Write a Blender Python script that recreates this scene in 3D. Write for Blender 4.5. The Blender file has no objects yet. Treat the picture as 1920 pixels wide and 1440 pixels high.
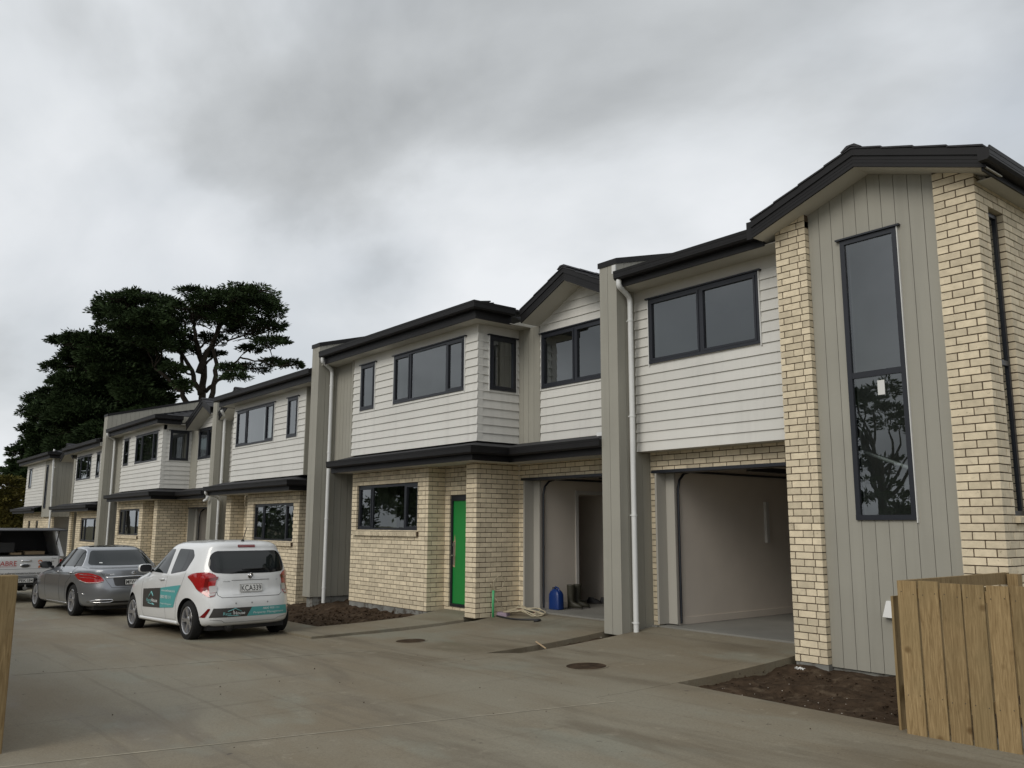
import bpy, bmesh, math, random
from mathutils import Vector, Matrix, noise
from mathutils.bvhtree import BVHTree
random.seed(7)
R = math.radians
SC = bpy.context.scene
COL = SC.collection

# ------------------------------------------------------------------ camera
cam = bpy.data.cameras.new('camera'); cam.sensor_width = 36.0; cam.sensor_fit = 'HORIZONTAL'
cam.lens = 36.0 * 1599.4 / 1920.0; cam.clip_start = 0.05; cam.clip_end = 3000
camo = bpy.data.objects.new('camera', cam); COL.objects.link(camo)
CAM = Vector((0, 0, 1.6))
_p, _r, _y = R(9.381), R(0.2108), R(38.943)
_fw = Vector((-math.cos(_y)*math.cos(_p), math.sin(_y)*math.cos(_p), math.sin(_p)))
_rt = Vector((math.sin(_y), math.cos(_y), 0)); _up = _rt.cross(_fw)
_r2 = math.cos(_r)*_rt + math.sin(_r)*_up; _u2 = -math.sin(_r)*_rt + math.cos(_r)*_up
_m = Matrix((_r2, _u2, -_fw)).transposed().to_4x4(); _m.translation = CAM
camo.matrix_world = _m
SC.camera = camo

# ------------------------------------------------------------------ world: overcast sky
w = bpy.data.worlds.new('World'); SC.world = w; w.use_nodes = True
nt = w.node_tree; nt.nodes.clear(); N = nt.nodes.new; L = nt.links.new
wout = N('ShaderNodeOutputWorld'); bg = N('ShaderNodeBackground'); L(bg.outputs[0], wout.inputs[0])
SUN_EL, SUN_AZ = R(34), R(170)          # sun behind the cloud, on the driveway side
sky = N('ShaderNodeTexSky'); sky.sky_type = 'NISHITA'; sky.sun_disc = False
sky.sun_elevation = SUN_EL; sky.sun_rotation = SUN_AZ; sky.air_density = 1.2; sky.dust_density = 3
tc = N('ShaderNodeTexCoord'); sep = N('ShaderNodeSeparateXYZ'); L(tc.outputs['Generated'], sep.inputs[0])
mz = N('ShaderNodeMath'); mz.operation = 'MAXIMUM'; mz.inputs[1].default_value = 0.0; L(sep.outputs[2], mz.inputs[0])
az = N('ShaderNodeMath'); az.operation = 'ADD'; az.inputs[1].default_value = 0.38; L(mz.outputs[0], az.inputs[0])
dx = N('ShaderNodeMath'); dx.operation = 'DIVIDE'; L(sep.outputs[0], dx.inputs[0]); L(az.outputs[0], dx.inputs[1])
dy = N('ShaderNodeMath'); dy.operation = 'DIVIDE'; L(sep.outputs[1], dy.inputs[0]); L(az.outputs[0], dy.inputs[1])
cmb = N('ShaderNodeCombineXYZ'); L(dx.outputs[0], cmb.inputs[0]); L(dy.outputs[0], cmb.inputs[1])
mp = N('ShaderNodeMapping'); mp.inputs['Location'].default_value = (7.7, 2.9, 2.0); mp.inputs['Rotation'].default_value = (0, 0, R(-51)); mp.inputs['Scale'].default_value = (0.8, 1.0, 1); L(cmb.outputs[0], mp.inputs[0])
n1 = N('ShaderNodeTexNoise'); n1.inputs['Scale'].default_value = 1.35; n1.inputs['Detail'].default_value = 7; n1.inputs['Roughness'].default_value = 0.5; n1.inputs['Distortion'].default_value = 0.35; L(mp.outputs[0], n1.inputs[0])
cr = N('ShaderNodeValToRGB'); L(n1.outputs['Fac'], cr.inputs[0])
e = cr.color_ramp.elements
e[0].position = 0.31; e[0].color = (0.40, 0.42, 0.435, 1)
e[1].position = 0.60; e[1].color = (0.84, 0.865, 0.895, 1)
q = e.new(0.42); q.color = (0.56, 0.585, 0.605, 1)
q = e.new(0.50); q.color = (0.72, 0.75, 0.78, 1)
# thin patches of the sky itself
n2 = N('ShaderNodeTexNoise'); n2.inputs['Scale'].default_value = 0.8; n2.inputs['Detail'].default_value = 3
mp2 = N('ShaderNodeMapping'); mp2.inputs['Location'].default_value = (6.2, 3.5, 0); L(cmb.outputs[0], mp2.inputs[0]); L(mp2.outputs[0], n2.inputs[0])
thr = N('ShaderNodeMapRange'); thr.inputs[1].default_value = 0.50; thr.inputs[2].default_value = 0.75; thr.inputs[3].default_value = 0.0; thr.inputs[4].default_value = 0.5; L(n2.outputs['Fac'], thr.inputs[0])
skm = N('ShaderNodeMixRGB'); skm.blend_type = 'MULTIPLY'; skm.inputs[0].default_value = 1; skm.inputs[2].default_value = (0.085, 0.085, 0.085, 1); L(sky.outputs[0], skm.inputs[1])
skd = N('ShaderNodeMixRGB'); skd.blend_type = 'DARKEN'; skd.inputs[0].default_value = 1; skd.inputs[2].default_value = (0.62, 0.68, 0.80, 1); L(skm.outputs[0], skd.inputs[1])
mx = N('ShaderNodeMixRGB'); L(thr.outputs[0], mx.inputs[0]); L(cr.outputs[0], mx.inputs[1]); L(skd.outputs[0], mx.inputs[2])
L(mx.outputs[0], bg.inputs[0]); bg.inputs[1].default_value = 1.0

sun = bpy.data.lights.new('sun', 'SUN'); sun.energy = 1.5; sun.angle = R(32); sun.color = (1.0, 0.945, 0.86)
suno = bpy.data.objects.new('sun', sun); COL.objects.link(suno)
_sd = Vector((math.sin(SUN_AZ)*math.cos(SUN_EL), math.cos(SUN_AZ)*math.cos(SUN_EL), math.sin(SUN_EL)))
suno.rotation_euler = (-_sd).to_track_quat('-Z', 'Y').to_euler(); suno.location = _sd*50
SC.view_settings.view_transform = 'Standard'; SC.view_settings.look = 'None'
SC.view_settings.exposure = 0.0; SC.view_settings.gamma = 1.0
SC.render.engine = 'CYCLES'
SC.cycles.transparent_max_bounces = 16
SC.cycles.max_bounces = 8

# ------------------------------------------------------------------ materials
MATS = {}
def mat(name, col, rough=0.6, spec=0.5, metal=0.0, var=0.0, vscale=3.0, bump=0.0, bscale=60.0, streak=0.0, rand=0.0, coat=0.0, stretch=(1, 1, 1), dirt=None, detail=4.0):
    """principled + noise colour variation (object space), per-object/per-island random tone, bump"""
    m = bpy.data.materials.new(name); m.use_nodes = True; t = m.node_tree; b = t.nodes['Principled BSDF']
    n = t.nodes.new; l = t.links.new
    b.inputs['Roughness'].default_value = rough; b.inputs['Metallic'].default_value = metal
    b.inputs['Specular IOR Level'].default_value = spec
    if coat: b.inputs['Coat Weight'].default_value = coat; b.inputs['Coat Roughness'].default_value = 0.04
    base = n('ShaderNodeRGB'); base.outputs[0].default_value = (*col, 1); cur = base.outputs[0]
    geo = n('ShaderNodeNewGeometry')
    def scaled(cur, fac_socket, lo, hi):
        mr = n('ShaderNodeMapRange'); mr.inputs[3].default_value = lo; mr.inputs[4].default_value = hi; l(fac_socket, mr.inputs[0])
        mm = n('ShaderNodeVectorMath'); mm.operation = 'SCALE'; l(cur, mm.inputs[0]); l(mr.outputs[0], mm.inputs['Scale']); return mm.outputs[0]
    if var:
        mpg = n('ShaderNodeMapping'); mpg.inputs['Scale'].default_value = stretch; l(geo.outputs['Position'], mpg.inputs[0])
        nz = n('ShaderNodeTexNoise'); nz.inputs['Scale'].default_value = vscale; nz.inputs['Detail'].default_value = detail; l(mpg.outputs[0], nz.inputs[0])
        mr0 = n('ShaderNodeMapRange'); mr0.inputs[1].default_value = 0.25; mr0.inputs[2].default_value = 0.75; l(nz.outputs['Fac'], mr0.inputs[0])
        cur = scaled(cur, mr0.outputs[0], 1-var, 1+var)
    if rand:
        oi = n('ShaderNodeObjectInfo'); ad = n('ShaderNodeMath'); ad.operation = 'ADD'; l(oi.outputs['Random'], ad.inputs[0]); l(geo.outputs['Random Per Island'], ad.inputs[1])
        fr = n('ShaderNodeMath'); fr.operation = 'FRACT'; l(ad.outputs[0], fr.inputs[0]); cur = scaled(cur, fr.outputs[0], 1-rand, 1+rand)
    if streak:
        mpg = n('ShaderNodeMapping'); mpg.inputs['Scale'].default_value = (6, 6, 0.35); l(geo.outputs['Position'], mpg.inputs[0])
        nz = n('ShaderNodeTexNoise'); nz.inputs['Scale'].default_value = 1.5; nz.inputs['Detail'].default_value = 5; l(mpg.outputs[0], nz.inputs[0])
        mr1 = n('ShaderNodeMapRange'); mr1.inputs[1].default_value = 0.5; mr1.inputs[2].default_value = 0.8; l(nz.outputs['Fac'], mr1.inputs[0])
        cur = scaled(cur, mr1.outputs[0], 1, 1-streak)
    if dirt:   # (colour, scale, threshold, strength)
        nz = n('ShaderNodeTexNoise'); nz.inputs['Scale'].default_value = dirt[1]; nz.inputs['Detail'].default_value = 7; nz.inputs['Roughness'].default_value = 0.65; l(geo.outputs['Position'], nz.inputs[0])
        mr2 = n('ShaderNodeMapRange'); mr2.inputs[1].default_value = dirt[2]; mr2.inputs[2].default_value = dirt[2]+0.12; mr2.inputs[4].default_value = dirt[3]; l(nz.outputs['Fac'], mr2.inputs[0])
        mxx = n('ShaderNodeMixRGB'); l(mr2.outputs[0], mxx.inputs[0]); l(cur, mxx.inputs[1]); mxx.inputs[2].default_value = (*dirt[0], 1); cur = mxx.outputs[0]
    l(cur, b.inputs['Base Color'])
    if bump:
        nz = n('ShaderNodeTexNoise'); nz.inputs['Scale'].default_value = bscale; nz.inputs['Detail'].default_value = 5; l(geo.outputs['Position'], nz.inputs[0])
        bp = n('ShaderNodeBump'); bp.inputs['Strength'].default_value = bump; bp.inputs['Distance'].default_value = 0.01; l(nz.outputs['Fac'], bp.inputs['Height']); l(bp.outputs[0], b.inputs['Normal'])
    MATS[name] = m; return m
mat('brick', (0.63, 0.545, 0.395), 0.85, 0.3, var=0.13, vscale=11, rand=0.15, bump=0.5, bscale=90, dirt=((0.16, 0.11, 0.07), 26, 0.62, 0.6))
mat('mortar', (0.100, 0.075, 0.052), 0.95, 0.2, var=0.2, vscale=20, bump=0.4)
mat('weatherboard', (0.59, 0.582, 0.545), 0.5, 0.4, var=0.05, vscale=1.2, rand=0.035, streak=0.10, bump=0.12, bscale=140)
mat('fascia_board', (0.55, 0.535, 0.49), 0.55, 0.4, var=0.03)
mat('cladding', (0.305, 0.295, 0.252), 0.6, 0.35, var=0.05, vscale=1.5, rand=0.035, streak=0.10, bump=0.15, bscale=120)
mat('groove', (0.13, 0.125, 0.105), 0.8, 0.2)
mat('soffit', (0.50, 0.485, 0.43), 0.7, 0.3, var=0.03)
mat('charcoal', (0.013, 0.0125, 0.013), 0.5, 0.22, var=0.12, vscale=4)
mat('roof_tile', (0.03, 0.03, 0.033), 0.75, 0.35, var=0.25, vscale=8, rand=0.12)
mat('alu', (0.012, 0.014, 0.020), 0.38, 0.5)
mat('white_pvc', (0.66, 0.67, 0.66), 0.35, 0.5, var=0.05, vscale=3, streak=0.12)
mat('trim_white', (0.62, 0.62, 0.60), 0.45)
mat('plaster', (0.63, 0.57, 0.50), 0.85, 0.2, var=0.03)
mat('plaster_light', (0.55, 0.53, 0.50), 0.85, 0.2)
mat('jamb', (0.37, 0.355, 0.315), 0.55, 0.35)
mat('slab_concrete', (0.20, 0.195, 0.175), 0.85, 0.25, var=0.16, vscale=1.2, bump=0.2)
mat('footing', (0.20, 0.20, 0.185), 0.9, 0.2, var=0.3, vscale=5, dirt=((0.07, 0.055, 0.04), 7, 0.52, 0.8))
mat('green_door', (0.012, 0.205, 0.042), 0.35, 0.5, var=0.06, vscale=2)
mat('wood_bare', (0.36, 0.27, 0.17), 0.8, 0.2, var=0.15)
mat('chrome', (0.75, 0.75, 0.76), 0.12, 0.5, metal=1.0)
mat('steel', (0.42, 0.42, 0.42), 0.35, 0.5, metal=0.9)
mat('black_plastic', (0.012, 0.012, 0.013), 0.5, 0.4)
mat('tyre', (0.014, 0.014, 0.014), 0.85, 0.25, bump=0.3)
mat('soil', (0.050, 0.034, 0.022), 1.0, 0.1, var=0.45, vscale=9, bump=1.0, bscale=45, dirt=((0.11, 0.085, 0.058), 4.5, 0.56, 0.7))
mat('earth', (0.10, 0.09, 0.055), 1.0, 0.1, var=0.3)
mat('trunk', (0.040, 0.033, 0.026), 0.95, 0.15, var=0.4, vscale=4, bump=0.8, bscale=20)
mat('room', (0.42, 0.41, 0.385), 0.9, 0.2)
mat('curtain', (0.55, 0.56, 0.55), 0.9, 0.2)

def glass(name, tint, ior=1.75):
    m = bpy.data.materials.new(name); m.use_nodes = True; t = m.node_tree; t.nodes.clear(); n = t.nodes.new; l = t.links.new
    o = n('ShaderNodeOutputMaterial'); mxs = n('ShaderNodeMixShader'); tr = n('ShaderNodeBsdfTransparent'); gl = n('ShaderNodeBsdfGlossy'); lw = n('ShaderNodeLayerWeight'); lw.inputs['Blend'].default_value = 0.5; pw = n('ShaderNodeMath'); pw.operation = 'POWER'; pw.inputs[1].default_value = 4.0; l(lw.outputs['Facing'], pw.inputs[0]); fr = n('ShaderNodeMath'); fr.operation = 'MULTIPLY_ADD'; l(pw.outputs[0], fr.inputs[0]); fr.inputs[1].default_value = 1-ior; fr.inputs[2].default_value = ior
    tr.inputs[0].default_value = (*tint, 1); gl.inputs['Roughness'].default_value = 0.0; gl.inputs[0].default_value = (0.92, 0.95, 0.97, 1)
    geo = n('ShaderNodeNewGeometry'); nz = n('ShaderNodeTexNoise'); nz.inputs['Scale'].default_value = 0.9; l(geo.outputs['Position'], nz.inputs[0])
    bp = n('ShaderNodeBump'); bp.inputs['Strength'].default_value = 0.025; bp.inputs['Distance'].default_value = 0.1; l(nz.outputs['Fac'], bp.inputs['Height']); l(bp.outputs[0], gl.inputs['Normal'])
    l(fr.outputs[0], mxs.inputs[0]); l(tr.outputs[0], mxs.inputs[1]); l(gl.outputs[0], mxs.inputs[2]); l(mxs.outputs[0], o.inputs[0]); MATS[name] = m
glass('window_glass', (0.55, 0.60, 0.60), 0.17); glass('car_glass', (0.26, 0.29, 0.29), 0.08)

def concrete_mat():
    m = bpy.data.materials.new('driveway'); m.use_nodes = True; t = m.node_tree; b = t.nodes['Principled BSDF']; n = t.nodes.new; l = t.links.new
    geo = n('ShaderNodeNewGeometry'); pos = geo.outputs['Position']
    def noise_(sc, det, rough=0.55, st=(1, 1, 1), rot=0, dist=0.0):
        mpg = n('ShaderNodeMapping'); mpg.inputs['Scale'].default_value = st; mpg.inputs['Rotation'].default_value = (0, 0, rot); l(pos, mpg.inputs[0])
        z = n('ShaderNodeTexNoise'); z.inputs['Scale'].default_value = sc; z.inputs['Detail'].default_value = det; z.inputs['Roughness'].default_value = rough; z.inputs['Distortion'].default_value = dist; l(mpg.outputs[0], z.inputs[0]); return z.outputs['Fac']
    def rng(f, a, b_, lo=0.0, hi=1.0):
        mr = n('ShaderNodeMapRange'); mr.interpolation_type = 'SMOOTHSTEP'; mr.inputs[1].default_value = a; mr.inputs[2].default_value = b_; mr.inputs[3].default_value = lo; mr.inputs[4].default_value = hi; l(f, mr.inputs[0]); return mr.outputs[0]
    def mix(f, c1, c2):
        x = n('ShaderNodeMixRGB'); l(f, x.inputs[0]) if not isinstance(f, float) else None
        if isinstance(f, float): x.inputs[0].default_value = f
        for i, c in ((1, c1), (2, c2)):
            if isinstance(c, tuple): x.inputs[i].default_value = (*c, 1)
            else: l(c, x.inputs[i])
        return x.outputs[0]
    c = mix(rng(noise_(0.45, 5, 0.6, (0.55, 1.3, 1)), 0.36, 0.64), (0.186, 0.155, 0.105), (0.221, 0.202, 0.152))  # brown silt / clean grey
    c = mix(rng(noise_(0.8, 6, 0.62, (0.35, 1.6, 1), R(-8), 0.5), 0.49, 0.65, 0, 0.62), c, (0.121, 0.100, 0.069))   # damp dark drifts
    c = mix(rng(noise_(0.65, 4, 0.6, (0.8, 1.5, 1), 0.4), 0.54, 0.68, 0, 0.6), c, (0.215, 0.216, 0.171))           # greenish clean trowelled areas
    c = mix(rng(noise_(1.4, 6, 0.7, (0.12, 3.2, 1), R(6), 0.3), 0.56, 0.66, 0, 0.40), c, (0.121, 0.099, 0.069))     # tyre drags along the drive
    c = mix(rng(noise_(1.1, 6, 0.7, (2.6, 0.15, 1), R(-24), 0.4), 0.59, 0.69, 0, 0.34), c, (0.116, 0.096, 0.066))      # arcs across
    c = mix(rng(noise_(2.6, 5, 0.7), 0.60, 0.70, 0, 0.5), c, (0.291, 0.263, 0.199))                                   # pale scuffs
    c = mix(rng(noise_(48, 4, 0.75), 0.42, 0.70, 0, 0.38), c, (0.102, 0.086, 0.061))                                  # fine grain
    c = mix(rng(noise_(85, 2, 0.6), 0.60, 0.72, 0, 0.35), c, (0.330, 0.301, 0.242))                                   # exposed aggregate
    c = mix(rng(noise_(11, 2, 0.5), 0.73, 0.77, 0, 0.7), c, (0.058, 0.048, 0.036))                                      # specks
    l(c, b.inputs['Base Color']); b.inputs['Specular IOR Level'].default_value = 0.35
    l(rng(noise_(0.8, 6, 0.62, (0.35, 1.6, 1), R(-8), 0.5), 0.45, 0.7, 0.82, 0.5), b.inputs['Roughness'])
    bp = n('ShaderNodeBump'); bp.inputs['Strength'].default_value = 0.28; bp.inputs['Distance'].default_value = 0.008
    l(noise_(55, 5, 0.6), bp.inputs['Height']); l(bp.outputs[0], b.inputs['Normal']); MATS['driveway'] = m
concrete_mat()

def timber_mat(name, c1, c2, axis):
    m = bpy.data.materials.new(name); m.use_nodes = True; t = m.node_tree; b = t.nodes['Principled BSDF']; n = t.nodes.new; l = t.links.new
    tcn = n('ShaderNodeTexCoord'); oi = n('ShaderNodeObjectInfo'); ofs = n('ShaderNodeVectorMath'); ofs.operation = 'ADD'
    mulr = n('ShaderNodeMath'); mulr.operation = 'MULTIPLY'; mulr.inputs[1].default_value = 37.0; l(oi.outputs['Random'], mulr.inputs[0])
    geo = n('ShaderNodeNewGeometry'); l(geo.outputs['Position'], ofs.inputs[0]); l(mulr.outputs[0], ofs.inputs[1])
    mpg = n('ShaderNodeMapping'); mpg.inputs['Scale'].default_value = axis; l(ofs.outputs[0], mpg.inputs[0])
    z = n('ShaderNodeTexNoise'); z.inputs['Scale'].default_value = 3.4; z.inputs['Detail'].default_value = 9; z.inputs['Distortion'].default_value = 1.6; z.inputs['Roughness'].default_value = 0.68; l(mpg.outputs[0], z.inputs[0])
    cr_ = n('ShaderNodeValToRGB'); cr_.color_ramp.elements[0].position = 0.3; cr_.color_ramp.elements[0].color = (*c1, 1); cr_.color_ramp.elements[1].position = 0.7; cr_.color_ramp.elements[1].color = (*c2, 1); l(z.outputs['Fac'], cr_.inputs[0])
    # knots
    vo = n('ShaderNodeTexVoronoi'); vo.inputs['Scale'].default_value = 3.6; l(ofs.outputs[0], vo.inputs[0])
    mr = n('ShaderNodeMapRange'); mr.inputs[1].default_value = 0.05; mr.inputs[2].default_value = 0.13; mr.inputs[3].default_value = 0.75; mr.inputs[4].default_value = 0.0; l(vo.outputs['Distance'], mr.inputs[0])
    mk = n('ShaderNodeMixRGB'); l(mr.outputs[0], mk.inputs[0]); l(cr_.outputs[0], mk.inputs[1]); mk.inputs[2].default_value = (0.10, 0.055, 0.02, 1)
    # green-brown weather patches
    z2 = n('ShaderNodeTexNoise'); z2.inputs['Scale'].default_value = 1.6; z2.inputs['Detail'].default_value = 4; l(ofs.outputs[0], z2.inputs[0])
    mr2 = n('ShaderNodeMapRange'); mr2.inputs[1].default_value = 0.48; mr2.inputs[2].default_value = 0.66; mr2.inputs[4].default_value = 0.45; l(z2.outputs['Fac'], mr2.inputs[0])
    m2 = n('ShaderNodeMixRGB'); l(mr2.outputs[0], m2.inputs[0]); l(mk.outputs[0], m2.inputs[1]); m2.inputs[2].default_value = (0.205, 0.158, 0.08, 1)
    sc = n('ShaderNodeVectorMath'); sc.operation = 'SCALE'; l(m2.outputs[0], sc.inputs[0])
    mr3 = n('ShaderNodeMapRange'); mr3.inputs[3].default_value = 0.8; mr3.inputs[4].default_value = 1.18; l(oi.outputs['Random'], mr3.inputs[0]); l(mr3.outputs[0], sc.inputs['Scale'])
    l(sc.outputs[0], b.inputs['Base Color']); b.inputs['Roughness'].default_value = 0.85; b.inputs['Specular IOR Level'].default_value = 0.2
    bp = n('ShaderNodeBump'); bp.inputs['Strength'].default_value = 0.5; bp.inputs['Distance'].default_value = 0.004; l(z.outputs['Fac'], bp.inputs['Height']); l(bp.outputs[0], b.inputs['Normal'])
    MATS[name] = m
timber_mat('fence_timber', (0.155, 0.102, 0.045), (0.36, 0.262, 0.135), (14, 14, 0.9))

def leaf_mat(name, c1, c2):
    m = bpy.data.materials.new(name); m.use_nodes = True; t = m.node_tree; b = t.nodes['Principled BSDF']; n = t.nodes.new; l = t.links.new
    geo = n('ShaderNodeNewGeometry'); z = n('ShaderNodeTexNoise'); z.inputs['Scale'].default_value = 0.55; z.inputs['Detail'].default_value = 3; l(geo.outputs['Position'], z.inputs[0])
    ad = n('ShaderNodeMath'); ad.operation = 'MULTIPLY_ADD'; l(geo.outputs['Random Per Island'], ad.inputs[0]); ad.inputs[1].default_value = 0.5; l(z.outputs['Fac'], ad.inputs[2])
    mr = n('ShaderNodeMapRange'); mr.inputs[1].default_value = 0.4; mr.inputs[2].default_value = 1.05; l(ad.outputs[0], mr.inputs[0])
    mx_ = n('ShaderNodeMixRGB'); l(mr.outputs[0], mx_.inputs[0]); mx_.inputs[1].default_value = (*c1, 1); mx_.inputs[2].default_value = (*c2, 1); l(mx_.outputs[0], b.inputs['Base Color'])
    b.inputs['Roughness'].default_value = 0.8; b.inputs['Specular IOR Level'].default_value = 0.15; MATS[name] = m
leaf_mat('foliage', (0.014, 0.024, 0.010), (0.046, 0.074, 0.027))
leaf_mat('foliage_brown', (0.022, 0.024, 0.010), (0.06, 0.055, 0.022))
leaf_mat('foliage_yellow', (0.05, 0.05, 0.012), (0.15, 0.125, 0.03))
leaf_mat('foliage_mid', (0.02, 0.035, 0.012), (0.06, 0.09, 0.03))

# ------------------------------------------------------------------ mesh helpers
class MB:
    def __init__(s): s.v = []; s.f = []
    def add(s, vs, fs):
        o = len(s.v); s.v += [tuple(v) for v in vs]; s.f += [tuple(i+o for i in f) for f in fs]; return s
    def hexa(s, p):   # 8 corners: bottom 0-3 ccw seen from above, top 4-7
        return s.add(p, [(3, 2, 1, 0), (4, 5, 6, 7), (0, 1, 5, 4), (1, 2, 6, 5), (2, 3, 7, 6), (3, 0, 4, 7)])
    def box(s, x0, x1, y0, y1, z0, z1):
        return s.hexa([(x0, y0, z0), (x1, y0, z0), (x1, y1, z0), (x0, y1, z0), (x0, y0, z1), (x1, y0, z1), (x1, y1, z1), (x0, y1, z1)])
    def prism(s, poly, fn, d0, d1):
        """poly: ccw list of 2D points; fn(a,b,d)->xyz; d0<d1 with d the outward axis"""
        n = len(poly); vs = [fn(a, b, d0) for a, b in poly] + [fn(a, b, d1) for a, b in poly]
        fs = [tuple(range(n-1, -1, -1)), tuple(range(n, 2*n))] + [(i, (i+1) % n, n+(i+1) % n, n+i) for i in range(n)]
        return s.add(vs, fs)
    def tube(s, path, r, k=10, caps=True, rf=None):
        path = [Vector(p) for p in path]; n = len(path); rings = []; ref = None
        for i, p in enumerate(path):
            t = ((path[i]-path[i-1]).normalized() if i else Vector()) + ((path[i+1]-path[i]).normalized() if i < n-1 else Vector())
            if t.length < 1e-6: t = Vector((0, 0, 1))
            t.normalize()
            if ref is None: ref = t.orthogonal().normalized()
            ref = (ref - t*ref.dot(t)); ref = ref.normalized() if ref.length > 1e-6 else t.orthogonal().normalized()
            b = t.cross(ref); rr = rf(i/(n-1)) if rf else r
            if 0 < i < n-1:
                c = max(0.55, (path[i]-path[i-1]).normalized().dot(t)); 
            else: c = 1
            rings.append([p + (ref*math.cos(a)+b*math.sin(a))*rr/ (c**0.5) for a in [2*math.pi*j/k for j in range(k)]])
        vs = [v for rg in rings for v in rg]; fs = []
        for i in range(n-1):
            for j in range(k): fs.append((i*k+j, i*k+(j+1) % k, (i+1)*k+(j+1) % k, (i+1)*k+j))
        if caps: fs += [tuple(range(k-1, -1, -1)), tuple(range((n-1)*k, n*k))]
        return s.add(vs, fs)
    def lathe(s, prof, fn, k=32):
        """prof [(r,h)], fn(cos*r, sin*r, h)"""
        m_ = len(prof); vs = [fn(r*math.cos(2*math.pi*j/k), r*math.sin(2*math.pi*j/k), h) for r, h in prof for j in range(k)]
        fs = [(i*k+j, i*k+(j+1) % k, (i+1)*k+(j+1) % k, (i+1)*k+j) for i in range(m_-1) for j in range(k)]
        return s.add(vs, fs)
    def sweep(s, path, prof, caps=True):
        """plan path [(x,y)], closed profile [(n,z)], n to the right of the direction of travel, mitred"""
        n = len(path); P = [Vector((a, b)) for a, b in path]; D = [(P[i+1]-P[i]).normalized() for i in range(n-1)]
        Nn = [Vector((d.y, -d.x)) for d in D]; rings = []
        for i in range(n):
            if i == 0: o = Nn[0]
            elif i == n-1: o = Nn[-1]
            else: o = (Nn[i-1]+Nn[i]) / (1+Nn[i-1].dot(Nn[i]))
            rings.append([(P[i].x+o.x*a, P[i].y+o.y*a, z) for a, z in prof])
        k = len(prof); vs = [v for r_ in rings for v in r_]; fs = []
        for i in range(n-1):
            for j in range(k): fs.append((i*k+j, i*k+(j+1) % k, (i+1)*k+(j+1) % k, (i+1)*k+j))
        if caps: fs += [tuple(range(k-1, -1, -1)), tuple(range((n-1)*k, n*k))]
        return s.add(vs, fs)
    def mesh(s, name, fix=True, smooth=False):
        me = bpy.data.meshes.new(name); me.from_pydata(s.v, [], s.f)
        if fix:
            bm = bmesh.new(); bm.from_mesh(me); bmesh.ops.recalc_face_normals(bm, faces=bm.faces); bm.to_mesh(me); bm.free()
        if smooth: me.polygons.foreach_set('use_smooth', [True]*len(me.polygons))
        return me
    def build(s, name, material, parent=None, fix=True, smooth=False, root=None):
        return obj(name, s.mesh(name, fix, smooth), material, parent)

ROOTLOC = {}
def obj(name, me, material, parent=None):
    """meshes are in world coordinates; a part directly under an Empty root is shifted back by the root's location"""
    o = bpy.data.objects.new(name, me)
    if material is not None and not me.materials: me.materials.append(MATS[material] if isinstance(material, str) else material)
    COL.objects.link(o)
    if parent is not None:
        o.parent = parent
        if parent.type == 'EMPTY' and parent.name in ROOTLOC: o.location = -ROOTLOC[parent.name]
    return o
def thing(name, label, cat, loc=(0, 0, 0), group=None):
    o = bpy.data.objects.new(name, None); COL.objects.link(o); o.location = loc; o.empty_display_size = 0.3
    ROOTLOC[o.name] = Vector(loc); return tag(o, label, cat, group)
def tag(o, label=None, cat=None, group=None, kind=None):
    if label: o['label'] = label
    if cat: o['category'] = cat
    if group: o['group'] = group
    if kind: o['kind'] = kind
    return o
def shade_auto(o, ang=35):
    me = o.data; me.polygons.foreach_set('use_smooth', [True]*len(me.polygons))
    me.set_sharp_from_angle(angle=R(ang)); return o

class Panel:
    def __init__(s, o, u, n): s.o = Vector((*o, 0)); s.u = Vector((*u, 0)); s.n = Vector((*n, 0))
    def pt(s, u, z, n=0.0): p = s.o + s.u*u + s.n*n; return (p.x, p.y, z)
    def box(s, mb, u0, u1, z0, z1, n0, n1):
        return mb.prism([(u0, z0), (u1, z0), (u1, z1), (u0, z1)], s.pt, n0, n1)
def front(Y): return Panel((0, Y), (1, 0), (0, -1))
def side(X): return Panel((X, 0), (0, 1), (1, 0))

def cut_rects(u0, u1, z0, z1, ops):
    us = sorted({u0, u1, *[min(max(v, u0), u1) for o in ops for v in o[:2]]}); out = []
    for a, b in zip(us, us[1:]):
        if b-a < 1e-4: continue
        m_ = (a+b)/2; blocks = sorted((max(o[2], z0), min(o[3], z1)) for o in ops if o[0] < m_ < o[1] and o[2] < z1 and o[3] > z0); z = z0
        for c, d in blocks:
            if c > z+1e-4: out.append((a, b, z, c))
            z = max(z, d)
        if z < z1-1e-4: out.append((a, b, z, z1))
    # merge neighbours of equal height
    res = []
    for r_ in out:
        for q_ in res:
            if abs(q_[1]-r_[0]) < 1e-5 and abs(q_[2]-r_[2]) < 1e-5 and abs(q_[3]-r_[3]) < 1e-5: q_[1] = r_[1]; break
        else: res.append(list(r_))
    return res
# ------------------------------------------------------------------ building components
_bm = bmesh.new(); bmesh.ops.create_cube(_bm, size=1.0); bmesh.ops.bevel(_bm, geom=_bm.edges[:], offset=0.03, segments=1, affect='EDGES')
BRICK_ME = bpy.data.meshes.new('brick'); _bm.to_mesh(BRICK_ME); _bm.free(); BRICK_ME.materials.append(MATS['brick'])

class House:
    def __init__(s, name, label, loc, zs):
        s.root = thing(name, label, 'house', loc); s.z = zs; s.bricks = []
    def part(s, name, mb, m, **k): return mb.build(name, m, s.root, **k)

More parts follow.
